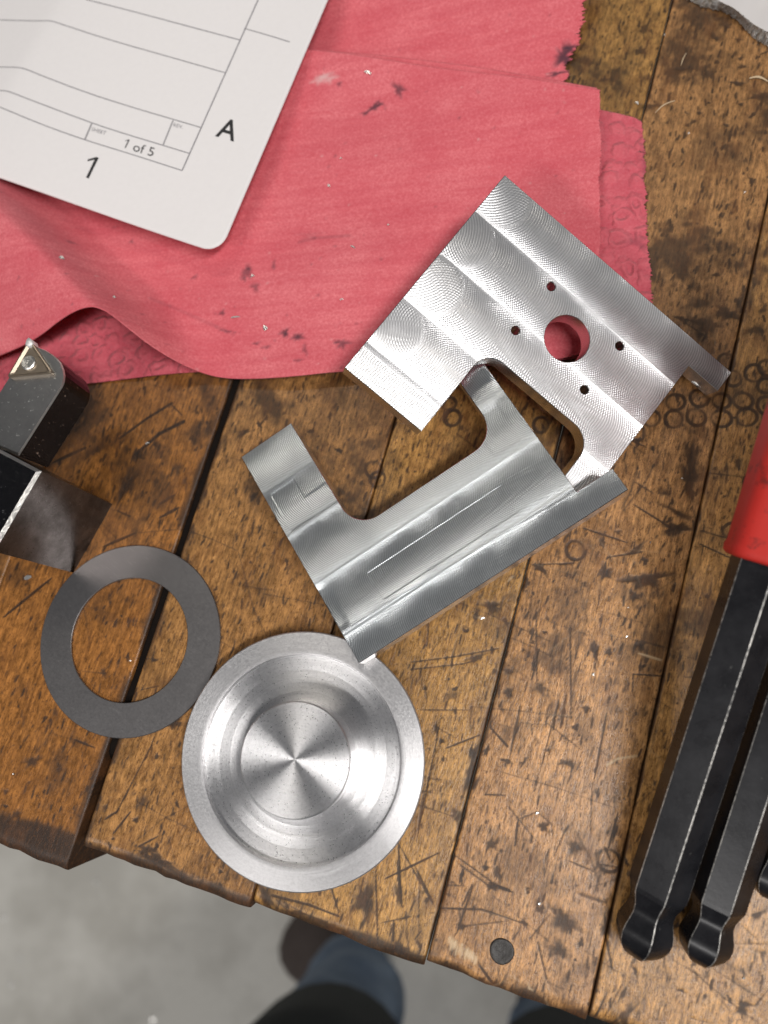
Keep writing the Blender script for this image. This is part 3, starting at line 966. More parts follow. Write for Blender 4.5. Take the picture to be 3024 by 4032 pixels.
# ------------------------------------------------------------------ machined aluminium plates
def metal_mat(name, color, rough, aniso, pitch, amp, aux, rnoise=.12, scratch=.35):
    mt, nt, b = new_mat(name)
    tan = attr(nt, "tan", 'Vector')
    ph = attr(nt, "ph", 'Fac')
    ph2 = attr(nt, "ph2", 'Fac')
    v = mapped(nt)
    nz = noise(nt, v, 260, 3, .5)
    wob = mth(nt, 'MULTIPLY', nz, .30)
    cloud = noise(nt, v, 110, 4, .6)
    k = 2 * math.pi / pitch
    s1 = mth(nt, 'SINE', mth(nt, 'MULTIPLY', mth(nt, 'ADD', ph, wob), k))
    s2 = mth(nt, 'SINE', mth(nt, 'MULTIPLY', mth(nt, 'ADD', ph2, wob), k * 1.06))
    w2 = ramp(nt, cloud, [(.38, .05), (.62, .95)])
    h = mth(nt, 'ADD', s1, mth(nt, 'MULTIPLY', s2, mth(nt, 'MULTIPLY', w2, aux)))
    fine = noise(nt, v, 2200, 4, .7)
    h = mth(nt, 'ADD', h, mth(nt, 'MULTIPLY', fine, scratch))
    ga = attr(nt, "groove", 'Fac')
    h = mth(nt, 'MULTIPLY', h, ga)
    s1 = mth(nt, 'MULTIPLY', s1, ga)
    s1 = mth(nt, 'ADD', mth(nt, 'MULTIPLY', s1, .5), .5)
    bump(nt, b, h, amp, 1.0)
    b.inputs['Metallic'].default_value = 1.0
    c = mixc(nt, ramp(nt, s1, [(0.0, 0.0), (1.0, 1.0)]), tuple(x * .74 for x in color), tuple(min(1, x * 1.10) for x in color))
    c = mixc(nt, ramp(nt, fine, [(.45, .0), (.75, .22)]), c, tuple(x * .55 for x in color))
    link(nt, c, b.inputs['Base Color'])
    link(nt, mth(nt, 'ADD', mth(nt, 'MULTIPLY', cloud, rnoise), rough), b.inputs['Roughness'])
    b.inputs['Anisotropic'].default_value = aniso
    b.inputs['Anisotropic Rotation'].default_value = .25
    link(nt, tan, b.inputs['Tangent'])
    return mt


M_MILL1 = metal_mat("face_milled_aluminium", (.88, .88, .895), .31, .58, .60, .000018, .55)
M_MILL2 = metal_mat("fine_milled_aluminium", (.70, .735, .755), .27, .64, .46, .000017, .6, rnoise=.16, scratch=.6)
mt, nt, b = new_mat("cut_aluminium_edge")
v = mapped(nt, 0, (300, 300, 2500))
n_ = noise(nt, v, 1.0, 4, .6)
link(nt, mixc(nt, n_, (.62, .60, .59), (.80, .79, .78)), b.inputs['Base Color'])
b.inputs['Metallic'].default_value = 1.0
b.inputs['Roughness'].default_value = .24
bump(nt, b, n_, .00002, .5)
M_EDGE = mt


def fillet(poly, radii, seg=10):
    """polygon corners rounded; radii per vertex"""
    out = []
    n = len(poly)
    for i in range(n):
        p = np.array(poly[i], float); a = np.array(poly[i - 1], float); c = np.array(poly[(i + 1) % n], float)
        r = radii[i]
        if r <= 0:
            out.append(tuple(p)); continue
        da = (a - p) / np.linalg.norm(a - p); dc = (c - p) / np.linalg.norm(c - p)
        ang = math.acos(np.clip(da @ dc, -1, 1))
        t = r / math.tan(ang / 2)
        cen = p + (da + dc) / np.linalg.norm(da + dc) * r / math.sin(ang / 2)
        p0, p1 = p + da * t, p + dc * t
        a0 = math.atan2(*(p0 - cen)[::-1]); a1 = math.atan2(*(p1 - cen)[::-1])
        d = (a1 - a0 + math.pi) % (2 * math.pi) - math.pi
        for k in range(seg + 1):
            an = a0 + d * k / seg
            out.append((cen[0] + r * math.cos(an), cen[1] + r * math.sin(an)))
    return out


def circle(c, r, n):
    return [(c[0] + r * math.cos(2 * math.pi * i / n), c[1] + r * math.sin(2 * math.pi * i / n)) for i in range(n)]


def offset_loop(P, d):
    P = np.asarray(P, float)
    a = np.roll(P, 1, 0); c = np.roll(P, -1, 0)
    e1 = P - a; e2_ = c - P
    e1 /= np.linalg.norm(e1, axis=1)[:, None]; e2_ /= np.linalg.norm(e2_, axis=1)[:, None]
    n1 = np.stack([-e1[:, 1], e1[:, 0]], 1); n2 = np.stack([-e2_[:, 1], e2_[:, 0]], 1)
    nn = n1 + n2
    nn /= np.maximum((nn * n1).sum(1), .3)[:, None]
    return P + nn * d


def plate(name_, outer, holes, O, U, V_, Nn, thick, step, field, mat, label, cham=.13, cuts=()):
    """outer is counter-clockwise in (u, v); field(u, v) -> tangent, ph, ph2, height"""
    O, U, V_, Nn = map(np.asarray, (O, U, V_, Nn))
    root = empty(name_, (O[0], O[1], 0))
    tag(root, label, "metal plate", None)
    loops = [np.array(outer)] + [np.array(h)[::-1] for h in holes]
    tops = [offset_loop(l, cham) for l in loops]
    flat = [p for l in tops for p in l]
    tris = tessellate_polygon([[Vector((p[0], p[1], 0)) for p in l] for l in tops])
    bm = bmesh.new()
    bv = [bm.verts.new((p[0], p[1], 0)) for p in flat]
    for t in tris:
        try: bm.faces.new([bv[i] for i in t])
        except ValueError: pass
    ext = np.array(flat)
    for ax in (0, 1):
        lo, hi = ext[:, ax].min(), ext[:, ax].max()
        for c in np.arange(lo + step * .5, hi, step):
            co = [0, 0, 0]; co[ax] = c
            no = [0, 0, 0]; no[ax] = 1
            bmesh.ops.bisect_plane(bm, geom=bm.verts[:] + bm.edges[:] + bm.faces[:], plane_co=co, plane_no=no, dist=1e-5)
    for pu, pv, nu_, nv_ in cuts:
        for off in (-.42, -.28, -.16, -.06, .06, .16, .28, .42):
            bmesh.ops.bisect_plane(bm, geom=bm.verts[:] + bm.edges[:] + bm.faces[:], plane_co=(pu + off * nu_, pv + off * nv_, 0), plane_no=(nu_, nv_, 0), dist=1e-6)
    bm.verts.index_update()
    uv = np.array([v.co[:2] for v in bm.verts])
    faces = [[v.index for v in f.verts] for f in bm.faces]
    bm.free()
    tan2, ph, ph2, hg, gr = field(uv[:, 0], uv[:, 1])
    P = O + uv[:, 0:1] * U + uv[:, 1:2] * V_ - hg[:, None] * Nn
    tn = tan2[:, 0:1] * U + tan2[:, 1:2] * V_
    up = -Nn
    a, b_, c = (P[faces[0][i]] for i in range(3))
    if np.dot(np.cross(b_ - a, c - a), up) < 0: faces = [f[::-1] for f in faces]
    mesh_obj("milled_face", P, faces, mat, root, smooth=True,
             attrs={'tan': ('FLOAT_VECTOR', tn), 'ph': ('FLOAT', ph), 'ph2': ('FLOAT', ph2), 'groove': ('FLOAT', gr)})
    for li, (lp, tp) in enumerate(zip(loops, tops)):
        k = len(lp)
        R = [O + tp[:, 0:1] * U + tp[:, 1:2] * V_,
             O + lp[:, 0:1] * U + lp[:, 1:2] * V_ + Nn * cham,
             O + lp[:, 0:1] * U + lp[:, 1:2] * V_ + Nn * (thick - cham),
             O + tp[:, 0:1] * U + tp[:, 1:2] * V_ + Nn * thick]
        F = []
        for r in range(3):
            for i in range(k):
                j = (i + 1) % k
                F.append((r * k + i, r * k + j, (r + 1) * k + j, (r + 1) * k + i))
        VV = np.concatenate(R)
        cr = np.cross(VV[F[k][1]] - VV[F[k][0]], VV[F[k][3]] - VV[F[k][0]])
        e = lp[1] - lp[0]
        outn = e[1] * U - e[0] * V_
        if np.dot(cr, outn) < 0: F = [f[::-1] for f in F]
        ob = mesh_obj("side_wall" if li == 0 else ("bore" if len(lp) > 30 else "screw_hole"), VV, F, M_EDGE, root, smooth=True)
        ob.data.set_sharp_from_angle(angle=math.radians(25))
    Fb = [tuple(t) for t in tris]
    Pb = O + ext[:, 0:1] * U + ext[:, 1:2] * V_ + Nn * thick
    a, b_, c = (Pb[Fb[0][i]] for i in range(3))
    if np.dot(np.cross(b_ - a, c - a), Nn) < 0: Fb = [f[::-1] for f in Fb]
    mesh_obj("underside", Pb, Fb, M_EDGE, root)
    return root


def arcs(u, v, vc, R, sgn, flat=1.0):
    t = np.clip(v - vc, -R * .985, R * .985)
    q = np.sqrt(R * R - t * t)
    ph = u - sgn * q
    ph2 = u + sgn * q
    tv = np.stack([-sgn * flat * t / q, np.ones_like(t)], 1)
    tv /= np.linalg.norm(tv, axis=1)[:, None]
    return tv, ph, ph2


def ridge(d, w, a):
    return a * np.exp(-(d / w) ** 2)


def field1(u, v):
    bnd = np.array([11.0, 23.5, 36.6, 49.2])
    cen = np.array([4.6, 17.3, 30.0, 42.8, 55.5])
    ln = np.searchsorted(bnd, v)
    vc = cen[ln]
    R = 7.3
    tan, ph, ph2 = arcs(u, v, vc, R, 1.0)
    hg = np.zeros_like(u)
    for b0 in bnd[:3]:
        hg += ridge(v - b0, .24, .010) * sstep(3, 8, u)
    # plunge spots where each pass starts
    gr = np.ones_like(u)
    for i, (c, ue) in enumerate(zip(cen[:4], (3.0, 1.6, 3.4, 3.0))):
        d = np.hypot(u - ue, v - c)
        rr_ = (6.3, 6.9, 6.6, 6.1)[i]
        ins = d < rr_
        a = np.arctan2(v - c + (4.6, -2.8, 3.6, -5.0)[i], u - ue + (8.5, 7.0, 10.0, 6.5)[i])
        tc = np.stack([-np.sin(a), np.cos(a)], 1)
        mixw = .62 * (1 - sstep(rr_ - 2.2, rr_, d))[:, None] + .25
        sgn_ = np.sign((tc * tan).sum(1))[:, None]
        tn_ = tan * (1 - mixw) + tc * sgn_ * mixw
        tan = np.where(ins[:, None], tn_ / np.linalg.norm(tn_, axis=1)[:, None], tan)
        gr = np.minimum(gr, np.where(ins, .75, 1.0) * sstep(.08, .7, np.abs(d - rr_)))
        ph = np.where(ins, np.hypot(u - ue + (8.5, 7.0, 10.0, 6.5)[i], v - c + (4.6, -2.8, 3.6, -5.0)[i]), ph)
        ph2 = np.where(ins, np.hypot(u - ue - 6.0, v - c - (5.0, -6.0, 4.0, -4.0)[i]), ph2)
        hg += np.where(ins, -.002, 0) + ridge(d - rr_, .5, .002) * (u > ue + 1.0)
    # the arm's end was cut across
    e = (v > 50.4) & (u < 21.5)
    tan = np.where(e[:, None], np.array([[.12, .99]]), tan)
    ph = np.where(e, u + .12 * np.sin(v * 2.0), ph)
    ph2 = np.where(e, u + v * .25, ph2)
    gr = np.minimum(gr, sstep(.1, .6, np.abs(v - 50.4)) * 1.0 + (u > 21.5))
    for b0 in bnd[:3]: gr = np.minimum(gr, .15 + .85 * sstep(.05, .5, np.abs(v - b0)))
    return tan, ph, ph2, hg, np.clip(gr, 0, 1)


def field2(u, v):
    bnd = np.array([7.0, 20.3, 33.4, 45.4])
    cen = np.array([.6, 13.6, 26.8, 39.4, 51.5])
    ln = np.searchsorted(bnd, v + .035 * (u - 30) * (v < 12))
    vc = cen[ln]
    tan, ph, ph2 = arcs(u, v, vc, 7.4, -1.0, .5)
    hg = np.zeros_like(u)
    hg += ridge(v - 20.3, .22, .026) * sstep(1, 4, u)
    hg += ridge(v - (8.2 - .045 * u), .24, .018)
    hg += ridge(v - 33.4, .22, .024) * (u < 16) + ridge(v - 45.4, .22, .022) * (u < 15.2)
    # shallow pockets left by the roughing passes, a few hundredths deep
    pk = sstep(11.5, 11.9, u) * (1 - sstep(45, 49, u)) * sstep(8.6, 9.0, v) * (1 - sstep(15.6, 16.0, v))
    hg += -.065 * pk
    p2 = sstep(1.5, 1.8, u) * (1 - sstep(8.1, 8.4, u)) * sstep(33.8, 34.1, v) * (1 - sstep(44.2, 44.5, v))
    hg += -.075 * p2
    p3 = sstep(8.2, 8.5, u) * sstep(33.6, 34, v) * (1 - sstep(38.9, 39.3, v)) * (u < 15.2)
    hg += -.055 * p3
    p4 = sstep(49, 49.4, u) * (1 - sstep(56.0, 56.4, u)) * sstep(22.0, 22.3, v) * (1 - sstep(31.5, 32, v))
    hg += -.055 * p4
    # lane crowns
    t = v - vc
    hg += -.010 * (t / 6.5) ** 2
    # rolled-over lead-in at the short end
    bev = (1 - sstep(1.0, 3.4, u)) * sstep(7.5, 9.5, v) * (1 - sstep(18.5, 20.5, v))
    hg += -.28 * bev
    gr = np.ones_like(u)
    for b0 in bnd: gr = np.minimum(gr, .2 + .8 * sstep(.05, .5, np.abs(v - b0)))
    return tan, ph, ph2, hg, gr


LP, WP, EP, HP = 68.0, 56.72, 59.18, 5.53
o1 = fillet([(0, 0), (LP, 0), (LP, HP), (EP, HP), (EP, 54.0), (51.9, 54.0), (51.9, 33.4), (21.2, 33.4), (21.2, WP), (0, WP)],
            [0, 0, 0, 0, 0, 0, 5.2, 4.6, 0, 0])
h1 = [circle((33.5, 19.5), 5.25, 64)] + [circle(c, .98, 24) for c in ((23.5, 12.7), (23.4, 25.8), (43.8, 12.8), (43.6, 25.9))]
plate("milled_plate", o1, h1, (4.44, 110.332, 26.943), (.73309, -.59788, -.3242), (-.62091, -.78287, .03974), (-.27757, .17217, -.94515),
      5.2, .30, field1, M_MILL1, "tilted aluminium plate with round bore, four small holes and bright swirl milling marks",
      cuts=[(0, 11.0, 0, 1), (0, 23.5, 0, 1), (0, 36.6, 0, 1)])
# the mirror-image part: the same outline with the other edge handed
o2 = fillet([(0, 0), (LP, 0), (LP, HP), (EP, HP), (EP, 54.0), (52.3, 54.0), (52.3, 25.6), (14.5, 25.6), (14.5, WP), (0, WP)],
            [0, 0, 0, 0, 0, 0, 6.2, 6.2, 0, 0])
plate("milled_plate", o2, [], (-30.402, 4.714, 11.947), (.85119, .5182, .08333), (-.51688, .8552, -.03834), (.09113, .01044, -.99578),
      5.2, .30, field2, M_MILL2, "grey aluminium bracket plate without holes, its corner propped on the turned disc",
      cuts=[(0, 20.3, 0, 1), (0, 8.2, .045, 1), (0, 33.4, 0, 1), (0, 45.4, 0, 1), (0, 8.8, 0, 1), (0, 15.8, 0, 1), (11.7, 0, 1, 0), (8.25, 0, 1, 0), (1.65, 0, 1, 0)])

# ------------------------------------------------------------------ turned disc
def lathe(name, prof, c, nseg, mat, parent, tilt=(0, 0), smooth=True, sharp=28):
    prof = np.array(prof, float)
    a = np.arange(nseg) * 2 * math.pi / nseg
    V, T, P = [], [], []
    for r, z in prof:
        x, y = r * np.cos(a), r * np.sin(a)
        V.append(np.stack([c[0] + x, c[1] + y, c[2] + z + x * tilt[0] + y * tilt[1]], 1))
        T.append(np.stack([-np.sin(a), np.cos(a), 0 * a], 1))
        P.append(np.full(nseg, r - z * .7))
    V, T, P = np.concatenate(V), np.concatenate(T), np.concatenate(P)
    F = []
    for j in range(len(prof) - 1):
        i = np.arange(nseg); k = (i + 1) % nseg
        F.append(np.stack([j * nseg + i, (j + 1) * nseg + i, (j + 1) * nseg + k, j * nseg + k], 1))
    o = mesh_obj(name, V, np.concatenate(F), mat, parent, smooth=smooth, attrs={'tan': ('FLOAT_VECTOR', T), 'ph': ('FLOAT', P), 'ph2': ('FLOAT', P)})
    if sharp: o.data.set_sharp_from_angle(angle=math.radians(sharp))
    return o


def turned_mat(name, color, rough, aniso, amp):
    mt, nt, b = new_mat(name)
    tan = attr(nt, "tan", 'Vector')
    ph = attr(nt, "ph", 'Fac')
    v = mapped(nt)
    cb = N(nt, 'ShaderNodeCombineXYZ')
    link(nt, mth(nt, 'MULTIPLY', ph, 1.0), cb.inputs[0])
    rings = noise(nt, cb.outputs[0], 3.2, 7, .9)
    fine = noise(nt, v, 1500, 4, .75)
    spk = noise(nt, v, 2600, 2, .5)
    h = mth(nt, 'ADD', rings, mth(nt, 'MULTIPLY', fine, .30))
    bump(nt, b, h, amp, 1.0)
    b.inputs['Metallic'].default_value = 1.0
    c = mixc(nt, ramp(nt, rings, [(.35, 0.0), (.65, 1.0)]), tuple(x * .78 for x in color), color)
    c = mixc(nt, ramp(nt, fine, [(.45, 0.0), (.62, .5)]), c, tuple(x * .7 for x in color))
    link(nt, c, b.inputs['Base Color'])
    rg = mth(nt, 'ADD', mth(nt, 'MULTIPLY', spk, .2), mth(nt, 'ADD', mth(nt, 'MULTIPLY', rings, .12), rough - .1))
    link(nt, rg, b.inputs['Roughness'])
    b.inputs['Anisotropic'].default_value = aniso
    b.inputs['Anisotropic Rotation'].default_value = .25
    link(nt, tan, b.inputs['Tangent'])
    return mt


M_TURN = turned_mat("turned_aluminium", (.97, .96, .97), .25, .90, .000030)
M_RIM = turned_mat("satin_turned_rim", (.86, .85, .86), .32, .60, .00003)
ZR = 6.7
dc = W(648.5, 1636.5, ZR)
disc = empty("turned_disc", (dc[0], dc[1], 0))
tag(disc, "round turned aluminium disc with stepped centre boss touching the steel ring", "disc")
dd = (dc[0], dc[1], ZR)
BH = 4.7
RO = 27.5


def sub(p, n):
    """evenly subdivided straight profile pieces"""
    out = []
    for (a, b_), k in zip(zip(p[:-1], p[1:]), n):
        for i in range(k): out.append((a[0] + (b_[0] - a[0]) * i / k, a[1] + (b_[1] - a[1]) * i / k))
    return out + [p[-1]]


fil = [(19.0, -1.3), (19.06, -1.295), (19.15, -1.285), (20.0, -1.21), (21.0, -1.12), (22.1, -1.02), (22.2, -1.0), (22.28, -.93), (22.34, -.8), (22.4, -.25), (22.44, -.12), (22.5, -.03)]
lathe("boss", sub([(.02, BH), (11.9, BH), (12.2, BH - .3), (12.25, -1.3)], [10, 2, 4]), dd, 128, M_TURN, disc)
lathe("recess", [(12.25, -1.3), (12.32, -1.3), (12.6, -1.3), (14.2, -1.3), (14.28, -1.291), (14.36, -1.291), (14.44, -1.3), (16.5, -1.3), (16.58, -1.293), (16.66, -1.3), (18.4, -1.3), (18.9, -1.3)] + fil, dd, 128, M_TURN, disc, sharp=20)
lathe("rim", sub([(22.5, -.03), (22.65, 0), (RO - .25, 0), (RO, -.25), (RO - .1, -1.2), (20.5, -1.6), (20.0, -ZR), (.5, -ZR)], [1, 6, 2, 1, 1, 2, 1]), dd, 128, M_RIM, disc)

# ------------------------------------------------------------------ steel ring
mt, nt, b = new_mat("grey_spring_steel")
v = mapped(nt)
n1 = noise(nt, v, 70, 5, .6)
n2 = noise(nt, v, 1800, 4, .7)
n3 = noise(nt, mapped(nt, .6, (300, 4000, 300)), 1.0, 3, .6)
link(nt, mixc(nt, ramp(nt, n3, [(.6, 0.0), (.72, .35)]), mixc(nt, n1, (.24, .23, .232), (.36, .345, .345)), (.5, .49, .48)), b.inputs['Base Color'])
b.inputs['Metallic'].default_value = 1.0
link(nt, mth(nt, 'ADD', mth(nt, 'MULTIPLY', n2, .16), .30), b.inputs['Roughness'])
bump(nt, b, n2, .00001, .6)
M_RING = mt
rcn = W(278.0, 1381, .8)
ring = lathe("steel_ring", [(15.1, .05), (15.0, .15), (15.0, .75), (15.12, .85), (23.05, .85), (23.2, .72), (23.2, .15), (23.1, .05), (15.1, .05)],
             (rcn[0], rcn[1], 0), 128, M_RING, None)
tag(ring, "flat grey steel ring washer lying across the open board joint", "washer")

# ------------------------------------------------------------------ lathe tool holder
mt, nt, b = new_mat("blackened_tool_steel")
v = mapped(nt)
n1 = noise(nt, v, 380, 6, .75)
n2 = noise(nt, mapped(nt, math.radians(10), (700, 2400, 700)), 1.0, 3, .6)
spec = ramp(nt, n2, [(.66, 0.0), (.72, 1.0)])
link(nt, mixc(nt, spec, mixc(nt, n1, (.014, .014, .017), (.05, .05, .055)), (.55, .55, .56)), b.inputs['Base Color'])
b.inputs['Metallic'].default_value = .9
b.inputs['Roughness'].default_value = .26
bump(nt, b, mth(nt, 'ADD', n1, n2), .00012, .5)
M_BLACK = mt
mt, nt, b = new_mat("ground_tool_steel")
v = mapped(nt)
n1 = noise(nt, v, 160, 6, .7)
vs = mapped(nt, math.radians(60), (120, 2200, 2200))
n2 = noise(nt, vs, 1.0, 4, .6)
link(nt, mixc(nt, ramp(nt, n1, [(.35, 0.0), (.7, 1.0)]), (.06, .052, .048), (.17, .155, .15)), b.inputs['Base Color'])
b.inputs['Metallic'].default_value = 1.0
link(nt, mth(nt, 'ADD', mth(nt, 'MULTIPLY', n2, .2), .2), b.inputs['Roughness'])
bump(nt, b, n2, .00002, .5)
M_GROUND = mt
mt, nt, b = new_mat("worn_dark_nickel")
v = mapped(nt)
n1 = noise(nt, v, 240, 6, .7)
n2 = noise(nt, v, 900, 3, .6)
link(nt, mixc(nt, ramp(nt, n2, [(.64, 0.0), (.70, 1.0)]), mixc(nt, n1, (.24, .24, .242), (.42, .42, .425)), (.85, .85, .85)), b.inputs['Base Color'])
b.inputs['Metallic'].default_value = 1.0
b.inputs['Roughness'].default_value = .34
bump(nt, b, n1, .0001, .5)
M_HEAD = mt
mt, nt, b = new_mat("bright_worn_edge")
n1 = noise(nt, mapped(nt), 900, 4, .7)
link(nt, mixc(nt, n1, (.55, .53, .5), (.86, .84, .8)), b.inputs['Base Color'])
b.inputs['Metallic'].default_value = 1.0
b.inputs['Roughness'].default_value = .35
bump(nt, b, n1, .0002, .7)
M_BRIGHT = mt
mt, nt, b = new_mat("bronze_coated_carbide")
v = mapped(nt)
n1 = noise(nt, v, 500, 5, .6)
link(nt, mixc(nt, n1, (.24, .19, .14), (.40, .34, .27)), b.inputs['Base Color'])
b.inputs['Metallic'].default_value = .85
b.inputs['Roughness'].default_value = .35
M_CARB = mt

TZ = 32.0
B0 = W(243, 1089, 0)[:2]
B1 = W(159, 1237, 0)[:2]
e1 = (B1 - B0); wd = np.linalg.norm(e1); e1 /= wd
e2v = np.array([e1[1], -e1[0]])
if e2v[0] > 0: e2v = -e2v
tool = empty("lathe_tool_holder", (B0[0], B0[1], 0))
tag(tool, "black steel lathe tool holder with a small triangular carbide insert at its tip", "tool holder")


def box_pts(o, ax, ay, z0, z1, ch):
    """block with chamfered top edges: base point o, edge vectors ax, ay"""
    ax, ay = np.array(ax), np.array(ay)
    ux, uy = ax / np.linalg.norm(ax), ay / np.linalg.norm(ay)
    q = [o, o + ax, o + ax + ay, o + ay]
    inn = [o + (ux + uy) * ch, o + ax + (-ux + uy) * ch, o + ax + ay - (ux + uy) * ch, o + ay + (ux - uy) * ch]
    V = [(p[0], p[1], z0) for p in q] + [(p[0], p[1], z1 - ch) for p in q] + [(p[0], p[1], z1) for p in inn]
    return V


LEN = 70.0
V = box_pts(B0, e1 * wd, e2v * LEN, 0.02, TZ, .7)
sides = [(0, 1, 5, 4), (1, 2, 6, 5), (2, 3, 7, 6), (3, 0, 4, 7)]
cr_ = np.cross(np.array(V[1]) - V[0], np.array(V[4]) - V[0])
outw = np.array([-e2v[0], -e2v[1], 0])
flip = np.dot(cr_, outw) < 0
fx = lambda f: tuple(reversed(f)) if flip else f
mesh_obj("shank_side", V, [fx(s) for s in sides] + [fx((3, 2, 1, 0))], M_GROUND, tool)
mesh_obj("shank_top", V, [fx((8, 9, 10, 11))], M_BLACK, tool)
mesh_obj("worn_edge", V, [fx((4, 5, 9, 8)), fx((5, 6, 10, 9)), fx((6, 7, 11, 10)), fx((7, 4, 8, 11))], M_BRIGHT, tool)
KH = (0, 1300, 3.607)
HZ = 29.0


def KW(crop, x, y, z): return W((x / crop[2] + crop[0]) / S0, (y / crop[2] + crop[1]) / S0, z)


hp = [(300, 1700), (880, 790), (905, 720), (915, 640), (900, 560), (860, 460), (800, 390), (740, 340), (640, 275), (520, 225), (430, 190), (300, 330), (110, 690), (-60, 960),
      (-330, 1440)]
HP_ = [KW(KH, x, y, HZ) for x, y in hp]
HP_[0] = HP_[0] + np.array([e1[0], e1[1], 0]) * 1.5
HP_[-1] = HP_[-1] + np.array([e1[0], e1[1], 0]) * 1.5
hc = np.mean(HP_, axis=0)
k = len(HP_)
top_in = [p + (hc - p) * np.array([.035, .035, 0]) for p in HP_]
mid = [p - np.array([0, 0, .45]) for p in HP_]
low = [p + (hc - p) * np.array([.03, .03, 0]) - np.array([0, 0, 11.5]) for p in HP_]
VV = np.array(top_in + mid + low)
ar = sum(HP_[i][0] * HP_[(i + 1) % k][1] - HP_[(i + 1) % k][0] * HP_[i][1] for i in range(k))
ccw = ar > 0
rv = (lambda f: f) if ccw else (lambda f: f[::-1])
mesh_obj("head", VV, [rv(tuple(range(k)))], M_HEAD, tool)
mesh_obj("head_side", VV, [rv((i + k, (i + 1) % k + k, (i + 1) % k, i)) if False else rv((i + 2 * k, (i + 1) % k + 2 * k, (i + 1) % k + k, i + k)) for i in range(k)] +
         [rv(tuple(range(2 * k, 3 * k)))[::-1]], M_BLACK, tool)
mesh_obj("worn_edge", VV, [rv((i + k, (i + 1) % k + k, (i + 1) % k, i)) for i in range(k)], M_BRIGHT, tool)
# insert: rounded triangle with raised chip-breaker rim and a screw
tri = [KW(KH, 415, 118, HZ + 1.2), KW(KH, 84, 676, HZ + 1.2), KW(KH, 756, 612, HZ + 1.2)]
tri2 = [p[:2] for p in tri]
ar = sum(tri2[i][0] * tri2[(i + 1) % 3][1] - tri2[(i + 1) % 3][0] * tri2[i][1] for i in range(3))
if ar < 0: tri2 = tri2[::-1]
TR = np.array(fillet(tri2, [.55] * 3, 6))
tc_ = TR.mean(0)
k = len(TR)
lv = [(1.0, -1.2), (1.0, .95), (.985, 1.1), (.90, 1.15), (.74, .70), (.46, .70)]
VV = np.concatenate([np.c_[tc_ + (TR - tc_) * s, np.full(k, HZ + z)] for s, z in lv])
F = [(r * k + i, r * k + (i + 1) % k, (r + 1) * k + (i + 1) % k, (r + 1) * k + i) for r in range(len(lv) - 1) for i in range(k)] + [tuple(range((len(lv) - 1) * k, len(lv) * k))]
ins = mesh_obj("carbide_insert", VV, F, M_CARB, tool)
sc = KW(KH, 412, 470, HZ + .7)
scr = lathe("clamp_screw", [(.02, .38), (.5, .40), (.6, .55), (1.45, .62), (1.75, .4), (1.8, -.1)], sc, 32, M_BRIGHT, ins)
tp = [p for p in tri if abs(p[1] - max(q[1] for q in tri)) < 1e-6][0]
d_ = np.array([tc_[0] - tp[0], tc_[1] - tp[1]])
d_ /= np.linalg.norm(d_)
nrm = np.array([-d_[1], d_[0]])
cap = []
for w_, l_, z_ in ((1.0, 1.0, -.9), (1.0, 1.0, 1.05), (.7, .75, 1.45)):
    for (a, c) in ((-.15, 0), (.45, .72), (1.5, 1.05), (2.1, .35), (2.1, -.35), (1.5, -1.05), (.45, -.72)):
        p = tp[:2] + d_ * a * l_ + nrm * c * w_
        cap.append((p[0], p[1], HZ + z_))
F = [(r * 7 + i, r * 7 + (i + 1) % 7, (r + 1) * 7 + (i + 1) % 7, (r + 1) * 7 + i) for r in range(2) for i in range(7)] + [tuple(range(14, 21))]
mt, nt, b = new_mat("aluminium_built_up")
b.inputs['Base Color'].default_value = (.85, .84, .83, 1)
b.inputs['Metallic'].default_value = .6
b.inputs['Roughness'].default_value = .55
M_BUILT = mt
mesh_obj("built_up_tip", cap, F, M_BUILT, ins, smooth=True)

# ------------------------------------------------------------------ hex keys
mt, nt, b = new_mat("black_oxide_steel")
v = mapped(nt)
n1 = noise(nt, v, 130, 6, .65)
n2 = noise(nt, v, 700, 5, .7)
c = mixc(nt, ramp(nt, n1, [(.35, 0.0), (.7, 1.0)]), (.008, .008, .010), (.022, .022, .025))
c = mixc(nt, ramp(nt, n2, [(.66, 0.0), (.78, .55)]), c, (.22, .22, .21))
link(nt, c, b.inputs['Base Color'])
b.inputs['Specular IOR Level'].default_value = .28
b.inputs['Metallic'].default_value = .1
link(nt, mth(nt, 'ADD', mth(nt, 'MULTIPLY', n1, .16), .20), b.inputs['Roughness'])
bump(nt, b, n2, .00003, .5)
M_OXIDE = mt
mt, nt, b = new_mat("worn_bright_edge")
n1 = noise(nt, mapped(nt), 1100, 5, .75)
n2 = noise(nt, mapped(nt), 60, 3, .6)
c = mixc(nt, ramp(nt, mth(nt, 'ADD', mth(nt, 'MULTIPLY', n1, .6), mth(nt, 'MULTIPLY', n2, .5)), [(.47, 0.0), (.66, 1.0)]), (.07, .07, .07), (.88, .85, .80))
link(nt, c, b.inputs['Base Color'])
b.inputs['Metallic'].default_value = .55
b.inputs['Roughness'].default_value = .5
M_HEXEDGE = mt
mt, nt, b = new_mat("red_vinyl_grip")
v = mapped(nt)
n1 = noise(nt, v, 70, 4, .6)
n2 = noise(nt, v, 260, 5, .7)
c = mixc(nt, n1, (.50, .018, .012), (.60, .030, .020))
c = mixc(nt, ramp(nt, n2, [(.57, 0.0), (.70, .8)]), c, (.10, .012, .01))
link(nt, c, b.inputs['Base Color'])
b.inputs['Roughness'].default_value = .45
bump(nt, b, n2, .00006, .5)
b.inputs['Roughness'].default_value = .58
M_GRIP = mt


